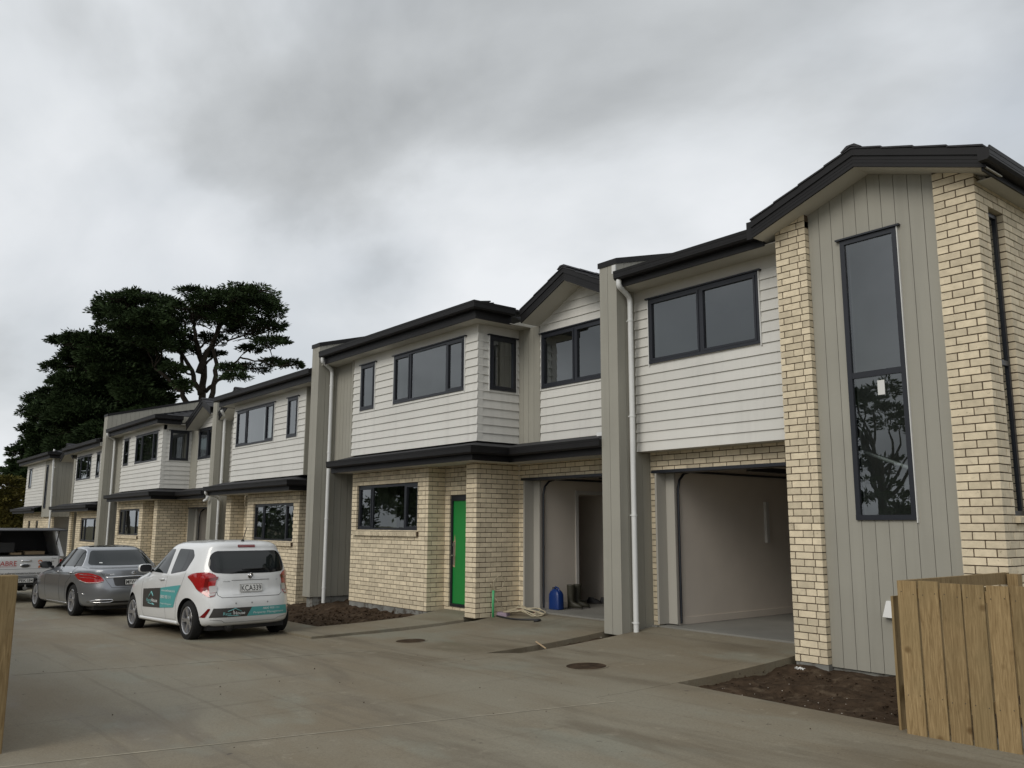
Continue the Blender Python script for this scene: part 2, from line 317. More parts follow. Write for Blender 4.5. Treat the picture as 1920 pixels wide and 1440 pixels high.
def brick_panel(H, wall, P, U0, U1, zb, nc, ops=(), top=None, off=0.0, cl=None, cr=None):
    """stretcher bond; bricks collected for the house; wall = brick_wall part that will hold them"""
    rnd = random.Random(int(abs(U0*97+zb*31+U1*13)*100))
    for c in range(nc):
        u0 = U0+(0.101 if cl is not None and c % 2 == cl else 0); u1 = U1-(0.101 if cr is not None and c % 2 == cr else 0)
        z0 = zb + c*0.086; z1 = z0 + 0.0745
        st = U0 - 0.24 + ((c % 2)*0.12 + off) % 0.24
        u = st; row = []
        while u < u1:
            a, b = max(u+0.006, u0), min(u+0.234, u1); u += 0.24
            if b > a: row.append([a, b])
        if len(row) > 1 and row[-1][1]-row[-1][0] < 0.05: row[-2][1] = row[-1][1]; row.pop()
        if len(row) > 1 and row[0][1]-row[0][0] < 0.05: row[1][0] = row[0][0]; row.pop(0)
        if row: row[0][0] = u0; row[-1][1] = u1
        for a, b in row:
            if top and top((a+b)/2) < z0-0.03: continue
            zt = z1
            segs = [(a, b)]
            for o in ops:
                if o[2] < z1-0.02 and o[3] > z0+0.02:
                    ns = []
                    for (p, q_) in segs:
                        if o[1] <= p or o[0] >= q_: ns.append((p, q_)); continue
                        if o[0]-p > 0.02: ns.append((p, o[0]))
                        if q_-o[1] > 0.02: ns.append((o[1], q_))
                    segs = ns
            for p, q_ in segs:
                H.bricks.append((wall, P, (p+q_)/2, (z0+zt)/2, q_-p, zt-z0, rnd.uniform(-0.0015, 0.002)))
def mortar(H, rects):
    """rects: (Panel,u0,u1,z0,z1,ops) -> the wall part"""
    mb = MB()
    for P, u0, u1, z0, z1, ops in rects:
        for a, b, c, d in cut_rects(u0+0.008, u1-0.008, z0, z1, [(o[0]-0.008, o[1]+0.008, o[2]-0.008, o[3]+0.004) for o in ops]): P.box(mb, a, b, c, d, -0.088, -0.008)
    return H.part('brick_wall', mb, 'mortar')
def finish_bricks(H, limit=300):
    """the bricks that show largest become single parts, the rest one mesh"""
    def key(b):
        p = Vector(b[1].pt(b[2], b[3], 0)) - CAM; d = p.dot(_fw)
        if d <= 0: return 1e9
        x = 800*p.dot(_r2)/d/ (960/2); 
        px = p.dot(_r2)/d*1599; py = p.dot(_u2)/d*1599
        pen = 0 if abs(px) < 970 and abs(py) < 730 else 1000
        facing = max(0.05, -(b[1].n.dot(p.normalized())))
        return p.length/ (facing**0.5 * max(0.3, b[4]/0.23)) + pen
    bs = sorted(H.bricks, key=key); mb = {}
    for i, (wall, P, u, z, l_, h, dn) in enumerate(bs):
        c = P.pt(u, z, -0.045+dn)
        if i < limit:
            o = bpy.data.objects.new('brick', BRICK_ME); COL.objects.link(o); o.parent = wall; o.location = c
            o.scale = (l_ if P.u.x else 0.09, l_ if P.u.y else 0.09, h)
        else:
            m_ = mb.setdefault(wall.name, (wall, MB()))[1]; P.box(m_, u-l_/2, u+l_/2, z-h/2, z+h/2, -0.09+dn, dn)
    for wall, m_ in mb.values(): tag(m_.build('brickwork', 'brick', wall, fix=False), kind='stuff')

def weatherboards(H, P, u0, u1, z0, z1, ops=(), cover=0.15, topclip=None, edge=None):
    wall = MB()
    for a, b, c, d in cut_rects(u0, u1, z0, z1, ops): 
        if topclip is None: P.box(wall, a, b, c, d, -0.10, 0.0)
    if topclip is not None:
        pts = clip_poly([(u0, z0), (u1, z0), (u1, z1), (u0, z1)], topclip)
        for a, b, c, d in cut_rects(u0, u1, z0, min(z1, min(topclip(u0), topclip(u1))), ops): P.box(wall, a, b, c, d, -0.10, 0.0)
        zz = min(z1, min(topclip(u0), topclip(u1))); pl = clip_poly([(u0, zz), (u1, zz), (u1, z1), (u0, z1)], topclip)
        if len(pl) > 2: wall.prism(pl, P.pt, -0.10, 0.0)
    w_ = H.part('weatherboard_wall', wall, 'weatherboard')
    k = 0
    while z0 + k*cover < z1 - 0.01:
        a, b = z0 + k*cover, min(z0+(k+1)*cover+0.012, z1); k += 1
        th = lambda z: 0.034 - 0.020*(z-a)/cover
        for gr in groups(cut_rects(u0, u1, a, b, ops)):
          mb = MB()
          for (p, q_, c, d) in gr:
            if topclip:
                pl = clip_poly([(p, c), (q_, c), (q_, d), (p, d)], topclip)
                if len(pl) < 3: continue
                vs = [P.pt(x, z, 0.001) for x, z in pl] + [P.pt(x, z, th(z)) for x, z in pl]; n = len(pl)
                mb.add(vs, [tuple(range(n-1, -1, -1)), tuple(range(n, 2*n))] + [(i, (i+1) % n, n+(i+1) % n, n+i) for i in range(n)])
            else:
                pl = [(p, c), (q_, c), (q_, d), (p, d)]
                vs = [P.pt(x, z, 0.001) for x, z in pl] + [P.pt(x, z, th(z)) for x, z in pl]
                mb.add(vs, [(3, 2, 1, 0), (4, 5, 6, 7)] + [(i, (i+1) % 4, 4+(i+1) % 4, 4+i) for i in range(4)])
          if mb.v: mb.build('weatherboard', 'weatherboard', w_, fix=False)
    return w_

def groups(rects):
    rs = [list(r) for r in rects]; gs = []
    for r in rs:
        hit = [g for g in gs if any((abs(r[0]-q[1]) < 1e-4 or abs(r[1]-q[0]) < 1e-4) and min(r[3], q[3])-max(r[2], q[2]) > 1e-4 or (abs(r[2]-q[3]) < 1e-4 or abs(r[3]-q[2]) < 1e-4) and min(r[1], q[1])-max(r[0], q[0]) > 1e-4 for q in g)]
        n = [r]
        for g in hit: n += g; gs.remove(g)
        gs.append(n)
    return gs
def clip_poly(poly, top):
    """clip a rectangle polygon to below z=top(u), top piecewise linear (sampled at the poly's u values plus kinks)"""
    u0 = min(p[0] for p in poly); u1 = max(p[0] for p in poly); zb = min(p[1] for p in poly); zt = max(p[1] for p in poly)
    n = max(2, int((u1-u0)/0.05)+1); us = [u0+(u1-u0)*i/n for i in range(n+1)]
    ks = [u for u in us if top(u) > zb+0.003]
    if len(ks) < 2: return []
    ts = [(u, min(zt, top(u))) for u in ks]
    # drop collinear points
    out = [ts[0]]
    for i in range(1, len(ts)-1):
        (a, b), (c, d), (e_, f) = out[-1], ts[i], ts[i+1]
        if abs((d-b)*(e_-a)-(f-b)*(c-a)) > 1e-6: out.append(ts[i])
    out.append(ts[-1])
    return [(ks[0], zb), (ks[-1], zb)] + out[::-1]

def vclad(H, P, u0, u1, z0, z1, pitch=0.163, ops=(), topclip=None, name='clad_wall', back=True, n0=0.0, start=None):
    core = MB()
    if back:
        if topclip: 
            zz = min(z1, topclip(u0), topclip(u1))
            for a, b, c, d in cut_rects(u0, u1, z0, zz, ops): P.box(core, a, b, c, d, n0-0.09, n0)
            pl = clip_poly([(u0, zz), (u1, zz), (u1, z1), (u0, z1)], topclip)
            if len(pl) > 2: core.prism(pl, P.pt, n0-0.09, n0)
        else:
            for a, b, c, d in cut_rects(u0, u1, z0, z1, ops): P.box(core, a, b, c, d, n0-0.09, n0)
    else: P.box(core, u0, u1, z0, z1, n0-0.002, n0)
    w_ = H.part(name, core, 'groove')
    u = u0 if start is None else start
    while u < u1-0.01:
        a, b = max(u, u0)+0.003, min(u+pitch, u1)-0.003; u += pitch
        if b-a < 0.01: continue
        for gr in groups(cut_rects(a, b, z0, z1, ops)):
          mb = MB()
          for (p, q_, c, d) in gr:
            pl = clip_poly([(p, c), (q_, c), (q_, d), (p, d)], topclip) if topclip else [(p, c), (q_, c), (q_, d), (p, d)]
            if len(pl) > 2: mb.prism(pl, P.pt, n0+0.0005, n0+0.016)
          if mb.v: mb.build('cladding_board', 'cladding', w_, fix=False)
    return w_

def window(H, P, u0, u1, z0, z1, mull=(), n=0.02, fixed=(), trim=True, head=True, room=True, sill=False, trans=None, fw=0.045, depth=2.6, roomcol='room', curtain=(), spread=0.2, openr=None):
    """aluminium window: outer frame = part, panes and sashes = sub-parts"""
    fr = MB(); b = fw
    P.box(fr, u0, u1, z1-b, z1, n-0.09, n); P.box(fr, u0, u1, z0, z0+b, n-0.09, n+0.004)
    P.box(fr, u0, u0+b, z0+b, z1-b, n-0.09, n); P.box(fr, u1-b, u1, z0+b, z1-b, n-0.09, n)
    for m_ in mull: P.box(fr, m_-b*0.6, m_+b*0.6, z0+b, z1-b, n-0.09, n-0.002)
    if trans: P.box(fr, u0+b, u1-b, trans-b*0.6, trans+b*0.6, n-0.09, n-0.002)
    wo = H.part('window', fr, 'alu')
    if head: hb = MB(); P.box(hb, u0-0.045, u1+0.045, z1+0.001, z1+0.022, n-0.03, n+0.028); hb.build('head_flashing', 'alu', wo)
    es = [u0+b] + [x for m_ in mull for x in (m_-b*0.6, m_+b*0.6)] + [u1-b]
    zr = [(z0+b, z1-b)] if not trans else [(z0+b, trans-b*0.6), (trans+b*0.6, z1-b)]
    for i in range(0, len(es), 2):
        for (za, zc) in zr:
            a, c = es[i], es[i+1]; s_ = 0.0
            if (i//2) not in fixed:
                s_ = 0.032; sb = MB()
                P.box(sb, a, c, zc-s_, zc, n-0.05, n+0.009); P.box(sb, a, c, za, za+s_, n-0.05, n+0.009)
                P.box(sb, a, a+s_, za+s_, zc-s_, n-0.05, n+0.009); P.box(sb, c-s_, c, za+s_, zc-s_, n-0.05, n+0.009)
                sb.build('sash', 'alu', wo)
            g = MB(); g.add([P.pt(a+s_, za+s_, n-0.022), P.pt(c-s_, za+s_, n-0.022), P.pt(c-s_, zc-s_, n-0.022), P.pt(a+s_, zc-s_, n-0.022)], [(0, 1, 2, 3)])
            g.build('pane', 'window_glass', wo, fix=False)
    if trim:
        for (a, c) in (((u1+0.002, u1+0.012),) if trim == 'slim' else ((u0-0.016, u0-0.002), (u1+0.002, u1+0.018))):
            tb = MB(); P.box(tb, a, c, z0-0.03, z1, 0.0, 0.045); tb.build('scriber', 'trim_white', wo)
    if room:
        rb = MB(); e_ = spread; d0, d1 = -0.11, -depth
        lo, hi = z0-0.9 if z0 > 3 else z0-0.9, z1+0.3
        def q(*pts): rb.add([P.pt(*p) for p in pts], [(0, 1, 2, 3)])
        # jamb liner
        l0 = n-0.09
        for (A, B) in (((u0, z0), (u1, z0)), ((u1, z0), (u1, z1)), ((u1, z1), (u0, z1)), ((u0, z1), (u0, z0))):
            q((*A, l0), (*B, l0), (*B, d0-0.08), (*A, d0-0.08))
        U0, U1 = u0-e_, (openr if openr is not None else u1+e_); D0 = d0-0.08
        q((U0, lo, D0), (U1, lo, D0), (U1, lo, d1), (U0, lo, d1)); q((U0, hi, D0), (U1, hi, D0), (U1, hi, d1), (U0, hi, d1))
        q((U0, lo, D0), (U0, hi, D0), (U0, hi, d1), (U0, lo, d1))
        if openr is None: q((U1, lo, D0), (U1, hi, D0), (U1, hi, d1), (U1, lo, d1))
        q((U0, lo, d1), (U1, lo, d1), (U1, hi, d1), (U0, hi, d1))
        for a, c, e1, f in cut_rects(U0, U1, lo, hi, [(u0, u1, z0, z1)]): q((a, e1, D0), (c, e1, D0), (c, f, D0), (a, f, D0))
        rb.build('room_lining', roomcol, wo, fix=False)
    for (a, c) in curtain:
        cb = MB(); kk = max(4, int((c-a)/0.035)); 
        pts = [(a+(c-a)*i/kk, -0.24+0.025*math.sin(i*1.9)) for i in range(kk+1)]
        vs = [P.pt(u, z0-0.2, d) for u, d in pts] + [P.pt(u, z1+0.1, d) for u, d in pts]
        cb.add(vs, [(i, i+1, kk+2+i, kk+1+i) for i in range(kk)]); cb.build('curtain', 'curtain', wo, fix=False, smooth=True)
    return wo

def brick_sill(H, wo, P, u0, u1, z, proj=0.07):
    n = int((u1-u0)/0.086); p = (u1-u0)/n
    for i in range(n):
        a = u0+i*p; mb = MB(); zt = z; zb_ = z-0.085
        pr = [(-0.03, zt+0.025), (proj, zt-0.012), (proj-0.012, zb_-0.006), (-0.03, zb_+0.02)]
        vs = [P.pt(a+0.004, zz, nn) for nn, zz in pr] + [P.pt(a+p-0.004, zz, nn) for nn, zz in pr]
        mb.add(vs, [(0, 1, 2, 3), (7, 6, 5, 4), (0, 4, 5, 1), (1, 5, 6, 2), (2, 6, 7, 3), (3, 7, 4, 0)]); mb.build('brick', 'brick', wo)
    mb = MB(); P.box(mb, u0, u1, z-0.08, z+0.004, -0.03, proj-0.018); mb.build('sill_mortar', 'mortar', wo)

GUT = [(0.0, 0.0), (0.095, 0.0), (0.118, 0.028), (0.118, 0.052), (0.121, 0.052), (0.121, 0.060), (0.118, 0.060), (0.120, 0.098), (0.124, 0.100), (0.126, 0.122), (0.128, 0.14), (0.113, 0.14), (0.112, 0.125), (0.012, 0.125), (0.0, 0.14)]
def gutter(H, path, ztop, name='gutter'):
    mb = MB(); mb.sweep(path, [(n, ztop-0.14+z) for n, z in GUT[::-1]]); return shade_flat(H.part(name, mb, 'charcoal'))
def shade_flat(o): return o
def fascia(H, path, z0, z1):
    mb = MB(); mb.sweep(path, [(-0.022, z0), (-0.022, z1), (-0.001, z1), (-0.001, z0)]); return H.part('fascia', mb, 'charcoal')
def soffit(H, path, z, depth):
    mb = MB(); mb.sweep(path, [(-depth, z), (-depth, z+0.012), (-0.024, z+0.012), (-0.024, z)]); return H.part('soffit', mb, 'soffit')
def downpipe(H, path, brackets=(), r=0.041):
    mb = MB()
    # round the bends
    P_ = [Vector(p) for p in path]; pts = [P_[0]]
    for i in range(1, len(P_)-1):
        a, b, c = P_[i-1], P_[i], P_[i+1]; d = min(0.09, (b-a).length*0.45, (c-b).length*0.45)
        s0 = b+(a-b).normalized()*d; s1 = b+(c-b).normalized()*d
        pts += [s0*(1-t)**2+b*2*t*(1-t)+s1*t*t for t in (0, .25, .5, .75, 1)]
    pts.append(P_[-1]); mb.tube(pts, r, 16, True); o = H.part('downpipe', mb, 'white_pvc', smooth=True); shade_auto(o, 50)
    for (x, y, z, side_) in brackets:
        b_ = MB(); b_.lathe([(r+0.001, -0.014), (r+0.007, -0.012), (r+0.007, 0.012), (r+0.001, 0.014)], lambda a, c, h: (x+a, y+c, z+h), 16)
        b_.box(x-0.10*side_ if side_ > 0 else x, x if side_ > 0 else x-0.10*side_, y-0.006, y+0.006, z-0.009, z+0.009); b_.build('bracket', 'white_pvc', o)
    return o

def party_wall(H, XL, XR, Yf, Yb, z0, zt, slope=0.27, right=True, pitch=0.163, sidez0=None):
    core = MB(); sl = lambda y: zt + (y-Yf)*slope
    pl = [(Yf, z0), (Yb, z0), (Yb, sl(Yb)), (Yf, sl(Yf))]
    core.prism(pl, lambda y, z, x: (x, y, z), XL, XR); o = H.part('party_wall', core, 'groove')
    m_ = (XL+XR)/2
    for a, b in ((XL+0.0, m_-0.003), (m_+0.003, XR+0.016)):
        mb = MB(); mb.box(a, b, Yf-0.016, Yf-0.0005, z0, zt); mb.build('cladding_board', 'cladding', o, fix=False)
    if right:
        u = Yf; P = side(XR)
        while u < Yb-0.02:
            a, b = u+(0.003 if u > Yf else 0), min(u+pitch, Yb)-0.003; u += pitch; mb = MB()
            mb.prism([(a, z0), (b, z0), (b, sl(b)), (a, sl(a))], P.pt, 0.0005, 0.016); mb.build('cladding_board', 'cladding', o, fix=False)
    cap = MB(); e_ = 0.03
    pl = [(Yf-0.03, sl(Yf-0.03)-0.0), (Yb, sl(Yb)), (Yb, sl(Yb)+0.09), (Yf-0.03, sl(Yf-0.03)+0.09)]
    cap.prism(pl, lambda y, z, x: (x, y, z), XL-e_, XR+e_)
    cap.build('parapet_cap', 'charcoal', o); return o

def roof_slope(H, X0, X1, Y0, z0, Y1, slope, pitch=0.32, name='roof', hipL=0, hipR=0):
    """courses of tiles climbing away from the eave, each with a stepped lower edge"""
    n = int((Y1-Y0)/pitch); o = None
    core = MB()
    for k in range(n):
        ya, yb = Y0+k*pitch, Y0+(k+1)*pitch+0.05; za, zb = z0+(ya-Y0)*slope, z0+(yb-Y0)*slope
        h0 = hipL*(k*pitch); h1 = hipR*(k*pitch); a, b = X0+h0, X1-h1
        if b-a < 0.1: break
        core.hexa([(a, ya, za), (b, ya, za), (b, yb, zb-0.03), (a, yb, zb-0.03), (a, ya, za+0.028), (b, ya, za+0.028), (b, yb, zb-0.005), (a, yb, zb-0.005)])
    return H.part(name, core, 'roof_tile')

def gable(H, Xc, half, Yv, Yw, zapex, slope, barge=0.21, sof_to=None, depth=5.0, ends=(0, 0), nt=6, capped=True):
    """front gable roof: zapex = underside of the bargeboard at the apex; verge plane Yv, wall Yw"""
    zl = lambda x: zapex - abs(x-Xc)*slope
    XL, XR = Xc-half+ends[0], Xc+half-ends[1]
    f = lambda x, z, d: (x, Yv-d, z)
    for (a, b) in ((XL, Xc), (Xc, XR)):
        mb = MB(); mb.prism([(a, zl(a)), (b, zl(b)), (b, zl(b)+barge), (a, zl(a)+barge)], f, -0.02, 0.006)
        o = H.part('bargeboard', mb, 'charcoal')
        for k in range(3):    # ribs of the metal fascia
            rb = MB(); z_ = 0.045+k*0.04; rb.prism([(a, zl(a)+z_), (b, zl(b)+z_), (b, zl(b)+z_+0.006), (a, zl(a)+z_+0.006)], f, 0.0055, 0.0095); rb.build('rib', 'charcoal', o)
        t2 = MB(); t2.prism([(a, zl(a)+barge-0.075), (b, zl(b)+barge-0.075), (b, zl(b)+barge+0.01), (a, zl(a)+barge+0.01)], f, 0.006, 0.022); t2.build('barge_flashing', 'charcoal', o)
        sb = MB(); Yi = Yw+0.05
        q = [(a, Yv+0.02, zl(a)+0.002), (b, Yv+0.02, zl(b)+0.002), (b, Yi, zl(b)+0.002), (a, Yi, zl(a)+0.002)]
        sb.hexa(q + [(x, y, z+0.015) for x, y, z in q]); H.part('soffit', sb, 'soffit')
        # tiles: strips parallel to the ridge, stepped edges show at the verge
        n = max(2, int(abs(b-a)/0.30)); rt = MB()
        for k in range(n):
            x0 = a+(b-a)*k/n; x1 = a+(b-a)*(k+1)/n; lo, hi = (x0, x1) if a < Xc-0.01 else (x1, x0)
            z0_, z1_ = zl(lo)+barge+0.02, zl(hi)+barge+0.02
            pts = [(lo, z0_), (hi, z1_-0.012), (hi, z1_+0.006), (lo, z0_+0.020)]
            if a >= Xc-0.01: pts = pts[::-1]
            rt.prism(pts, lambda x, z, d: (x, Yv+0.0-d, z), -depth, 0.035)
        H.part('roof', rt, 'roof_tile')
    if capped:
        cp = MB(); zz = zl(Xc)+barge+0.035
        for k in range(int(depth/0.38)):
            y0 = Yv-0.045+k*0.38; 
            cp.prism([(-0.13, -0.045), (-0.11, -0.055), (0, -0.005), (0.11, -0.055), (0.13, -0.045), (0.05, 0.012), (-0.05, 0.012)], lambda x, z, d, y0=y0: (Xc+x*(1+0.05*d), y0-d+0.0, zz+z+ (0.006 if d > -0.1 else 0)), -0.40, 0.0)
        H.part('ridge_cap', cp, 'roof_tile')

def garage(H, X0, X1, Yw, zs, zh, depth=6.0, zc=2.55, extra=None):
    """open garage: jambs, head, lined box and concrete floor"""
    zs0 = zs
    jb = MB()
    jb.box(X0, X0+0.035, Yw-0.045, Yw+0.30, zs0+0.02, zh); H.part('garage_jamb', jb, 'jamb')
    jb = MB(); jb.box(X0+0.0355, X0+0.20, Yw+0.17, Yw+0.205, zs0+0.02, zh); H.part('garage_jamb', jb, 'jamb')
    jb = MB(); jb.box(X1-0.035, X1, Yw-0.045, Yw+0.30, zs0+0.02, zh); H.part('garage_jamb', jb, 'jamb')
    hb = MB(); hb.box(X0-0.06, X1+0.06, Yw-0.055, Yw+0.0, zh, zh+0.045); hb.box(X0, X1, Yw+0.001, Yw+0.28, zh+0.002, zh+0.05); H.part('garage_head', hb, 'alu')
    ib = MB(); a, b = X0+0.17, X1+0.5; y0, y1 = Yw+0.21, Yw+depth; c = zs+zc
    def q(*p): ib.add(p, [(0, 1, 2, 3)])
    if extra:   # doorway in the left wall (y0,y1,ztop)
        d0, d1, dz = extra
        q((a, y0, zs), (a, d0, zs), (a, d0, c), (a, y0, c)); q((a, d1, zs), (a, y1, zs), (a, y1, c), (a, d1, c)); q((a, d0, zs+dz), (a, d1, zs+dz), (a, d1, c), (a, d0, c))
        e_ = a-1.6
        q((a, d0, zs), (e_, d0, zs), (e_, d0, zs+dz), (a, d0, zs+dz)); q((e_, d0, zs), (e_, d1+0.8, zs), (e_, d1+0.8, zs+dz), (e_, d0, zs+dz)); q((a, d1, zs), (e_, d1, zs), (e_, d1, zs+dz), (a, d1, zs+dz)); q((a, d0, zs+dz), (a, d1, zs+dz), (e_, d1, zs+dz), (e_, d0, zs+dz))
        fl = MB(); fl.box(e_, a+0.02, d0, d1, zs-0.05, zs+0.004); H.part('hall_floor', fl, 'slab_concrete')
        ar = MB(); ar.box(a-0.002, a+0.016, d0-0.07, d0, zs, zs+dz+0.07); ar.box(a-0.002, a+0.016, d1, d1+0.07, zs, zs+dz+0.07); ar.box(a-0.002, a+0.016, d0, d1, zs+dz, zs+dz+0.07); H.part('door_architrave', ar, 'plaster_light')
    else: q((a, y0, zs), (a, y1, zs), (a, y1, c), (a, y0, c))
    q((b, y0, zs), (b, y1, zs), (b, y1, c), (b, y0, c)); q((a, y1, zs), (b, y1, zs), (b, y1, c), (a, y1, c)); q((a, y0, c), (b, y0, c), (b, y1, c), (a, y1, c))
    q((X1, y0, zs), (b, y0, zs), (b, y0, c), (X1, y0, c)); q((a, y0, zh), (X1, y0, zh), (X1, y0, c), (a, y0, c))
    H.part('garage_lining', ib, 'plaster', fix=False)
    sk = MB(); yy = extra[0]-0.07 if extra else y1
    sk.box(a, a+0.014, y0+0.02, yy, zs+0.005, zs+0.11); H.part('skirting', sk, 'plaster')
    fl = MB(); fl.box(X0, b, Yw-0.02, y1, zs-0.12, zs+0.002); H.part('garage_floor', fl, 'slab_concrete')
    # sectional door track
    tr = MB(); x = a+0.03; tr.tube([(x, y0+0.05, zs+0.03), (x, y0+0.05, zh-0.25), (x, y0+0.09, zh-0.10), (x, y0+0.20, zh-0.0), (x, y0+0.35, zh+0.035), (x, y1-2.0, zh+0.04)], 0.019, 6)
    H.part('door_track', tr, 'alu')
    tr = MB(); tr.box(a+0.9, a+0.98, y0+0.6, y0+3.4, c-0.16, c-0.09); H.part('opener_rail', tr, 'black_plastic')
# ------------------------------------------------------------------ ground levels
def interp(x, tab):
    if x <= tab[0][0]: return tab[0][1]
    for (a, b), (c, d) in zip(tab, tab[1:]):
        if x <= c: return b+(d-b)*(x-a)/(c-a)
    return tab[-1][1]
ROAD = [(-60, -0.80), (-36, -0.62), (-27, -0.44), (-20, -0.29), (-14, -0.18), (-9, -0.10), (-4, -0.06), (5, -0.0), (30, 0.2)]
SLAB = [(-60, -0.48), (-36.1, -0.48), (-35.7, -0.18), (-18.0, -0.18), (-17.6, 0.10), (30, 0.10)]
def ground_z(x, y):
    t = min(1, max(0, (y-6.3)/3.7))**2.2
    return interp(x, ROAD)*(1-t) + interp(x, SLAB)*t

# ------------------------------------------------------------------ the terrace
def flat_board(H, P, u0, u1, z0, z1):
    mb = MB(); P.box(mb, u0, u1, z0, z1, -0.1, 0.018); H.part('frieze_board', mb, 'fascia_board')
def plain_box(H, name, m, *b):
    mb = MB(); mb.box(*b); return H.part(name, mb, m)
def hip(H, Xr, Y0, Yg, z0, slope):
    d = Yg-Y0; mb = MB(); n = max(2, int(d/0.3))
    for k in range(n):
        a, b = k/n, (k+1)/n
        q = [(Xr-d*a, Y0+d*a, z0+d*slope*a), (Xr-d*a, Yg, z0+d*slope*a), (Xr-d*b, Yg, z0+d*slope*b-0.02), (Xr-d*b, Y0+d*b, z0+d*slope*b-0.02)]
        mb.hexa(q + [(x, y, z+0.03) for x, y, z in q])
    H.part('roof', mb, 'roof_tile')

# ---- house with the gabled tower (right)
A = House('townhouse', 'end townhouse with tall gabled tower of cream brick and grey cladding beside the paling fence', (-6.5, 9.4, 0.0), 0.0)
P = front(9.78); win = (-8.695, -6.69, 4.045, 5.06)
weatherboards(A, P, -9.0, -6.14, 2.715, 5.075, [win], 0.1475)
flat_board(A, P, -9.0, -6.14, 5.076, 5.26)
window(A, P, *win, mull=(-7.69,), n=0.045, room=True)
plain_box(A, 'soffit', 'soffit', -9.0, -6.14, 9.80, 10.06, 2.716, 2.73)
G0, G1 = -8.88, -6.20
wA = mortar(A, [(front(10.05), -9.0, -6.14, 0.0, 2.714, [(G0, G1, -1, 2.40)])])
brick_panel(A, wA, front(10.05), -9.0, -6.14, 0.01, 32, [(G0, G1, -1, 2.40)], top=lambda u: 2.713)
garage(A, G0, G1, 10.05, 0.12, 2.395, 6.0, 2.45)
TA = lambda u: 5.785 - abs(u+4.87)*0.343
tw = mortar(A, [(front(9.36), -6.14, -5.71, 0.0, 5.27, []), (front(9.36), -4.10, -3.66, 0.0, 5.29, []), (side(-5.71), 9.37, 9.46, 0.0, 5.4, []), (side(-3.66), 9.37, 13.5, 0.0, 5.28, [(9.66, 10.06, 1.70, 5.08)])])
mbm = MB(); mbm.prism([(-6.14, 5.27), (-5.71, 5.27), (-5.71, TA(-5.71)), (-6.14, TA(-6.14))], front(9.36).pt, -0.09, -0.007); mbm.build('gable_mortar', 'mortar', tw); mbm = MB(); mbm.prism([(-4.10, 5.29), (-3.66, 5.29), (-3.66, TA(-3.66)), (-4.10, TA(-4.10))], front(9.36).pt, -0.09, -0.007); mbm.build('gable_mortar', 'mortar', tw)
brick_panel(A, tw, front(9.36), -6.14, -5.71, 0.005, 68, top=lambda u: TA(u)-0.006, off=0.07, cr=1)
brick_panel(A, tw, front(9.36), -4.10, -3.66, 0.005, 68, top=lambda u: TA(u)-0.006, off=0.0, cr=1)
brick_panel(A, tw, side(-5.71), 9.36, 9.455, 0.005, 66, top=lambda u: 5.5, off=0.1, cl=0)
brick_panel(A, tw, side(-3.66), 9.36, 13.5, 0.005, 63, [(9.66, 10.06, 1.70, 5.08)], off=0.1, cl=0)
tcw = (-5.285, -4.575, 1.67, 5.04)
vclad(A, front(9.46), -5.71, -4.10, -0.02, 6.0, ops=[tcw], topclip=TA, start=-5.723)
wt = window(A, front(9.46), *tcw, n=0.04, fixed=(0,), trim='slim', trans=3.36, fw=0.058, depth=3.0, openr=-3.78)
pp = MB(); front(9.46).box(pp, -4.93, -4.845, 3.10, 3.27, 0.022, 0.0235); pp.build('paper_notice', 'trim_white', wt)
hr = MB(); hr.tube([(-5.5, 10.0, 2.52), (-4.4, 10.0, 2.08)], 0.022, 8); hr.build('stair_handrail', 'trim_white', wt)
window(A, side(-3.66), 9.68, 10.04, 1.72, 5.06, n=-0.06, fixed=(0,), trim=False, head=False, trans=3.36, room=False)
wsl = MB(); side(-3.66).box(wsl, 9.64, 10.08, 1.64, 1.70, -0.06, 0.05); wsl.build('brick_sill', 'brick', tw)
ft = MB(); ft.box(-6.135, -5.71, 9.372, 9.8, -0.35, 0.0); ft.box(-5.709, -4.10, 9.475, 9.8, -0.35, -0.024); ft.box(-4.099, -3.668, 9.372, 9.8, -0.35, 0.0); ft.box(-3.99, -3.67, 9.8, 13.5, -0.35, 0.0); A.part('footing', ft, 'footing')
bx = MB(); bx.hexa([(-5.01, 9.36, 0.605), (-4.76, 9.36, 0.595), (-4.76, 9.44, 0.60), (-5.01, 9.44, 0.61), (-4.985, 9.41, 0.775), (-4.78, 9.41, 0.765), (-4.78, 9.443, 0.775), (-4.985, 9.443, 0.78)]); A.part('meter_cover', bx, 'trim_white')
gable(A, -4.87, 1.44, 9.10, 9.46, 5.785, 0.343, depth=6)
ev = [(-8.93, 9.34), (-6.30, 9.34)]
gutter(A, ev, 5.475); fascia(A, ev, 5.235, 5.46); soffit(A, [(-8.99, 9.34), (-6.14, 9.34)], 5.245, 0.46)
plain_box(A, 'gutter_stop', 'charcoal', -6.46, -6.33, 9.20, 9.215, 5.32, 5.56)
roof_slope(A, -8.97, -6.2, 9.30, 5.47, 14.5, 0.27)
ev = [(-3.46, 8.99), (-3.46, 15.0)]
gutter(A, ev, 5.475); fascia(A, [(-3.46, 9.12), (-3.46, 15.0)], 5.27, 5.46); soffit(A, [(-3.46, 9.42), (-3.46, 15.0)], 5.283, 0.21)
party_wall(A, -9.37, -9.02, 9.38, 15.5, 0.01, 5.655)
plain_box(A, 'gutter_bracket', 'trim_white', -9.06, -8.985, 9.32, 9.345, 5.485, 5.62)
downpipe(A, [(-8.87, 9.28, 5.34), (-8.87, 9.28, 5.24), (-8.925, 9.58, 5.12), (-8.925, 9.58, 0.02)], [(-8.925, 9.58, z, 1) for z in (4.75, 3.25, 1.75, 0.18)])
finish_bricks(A)

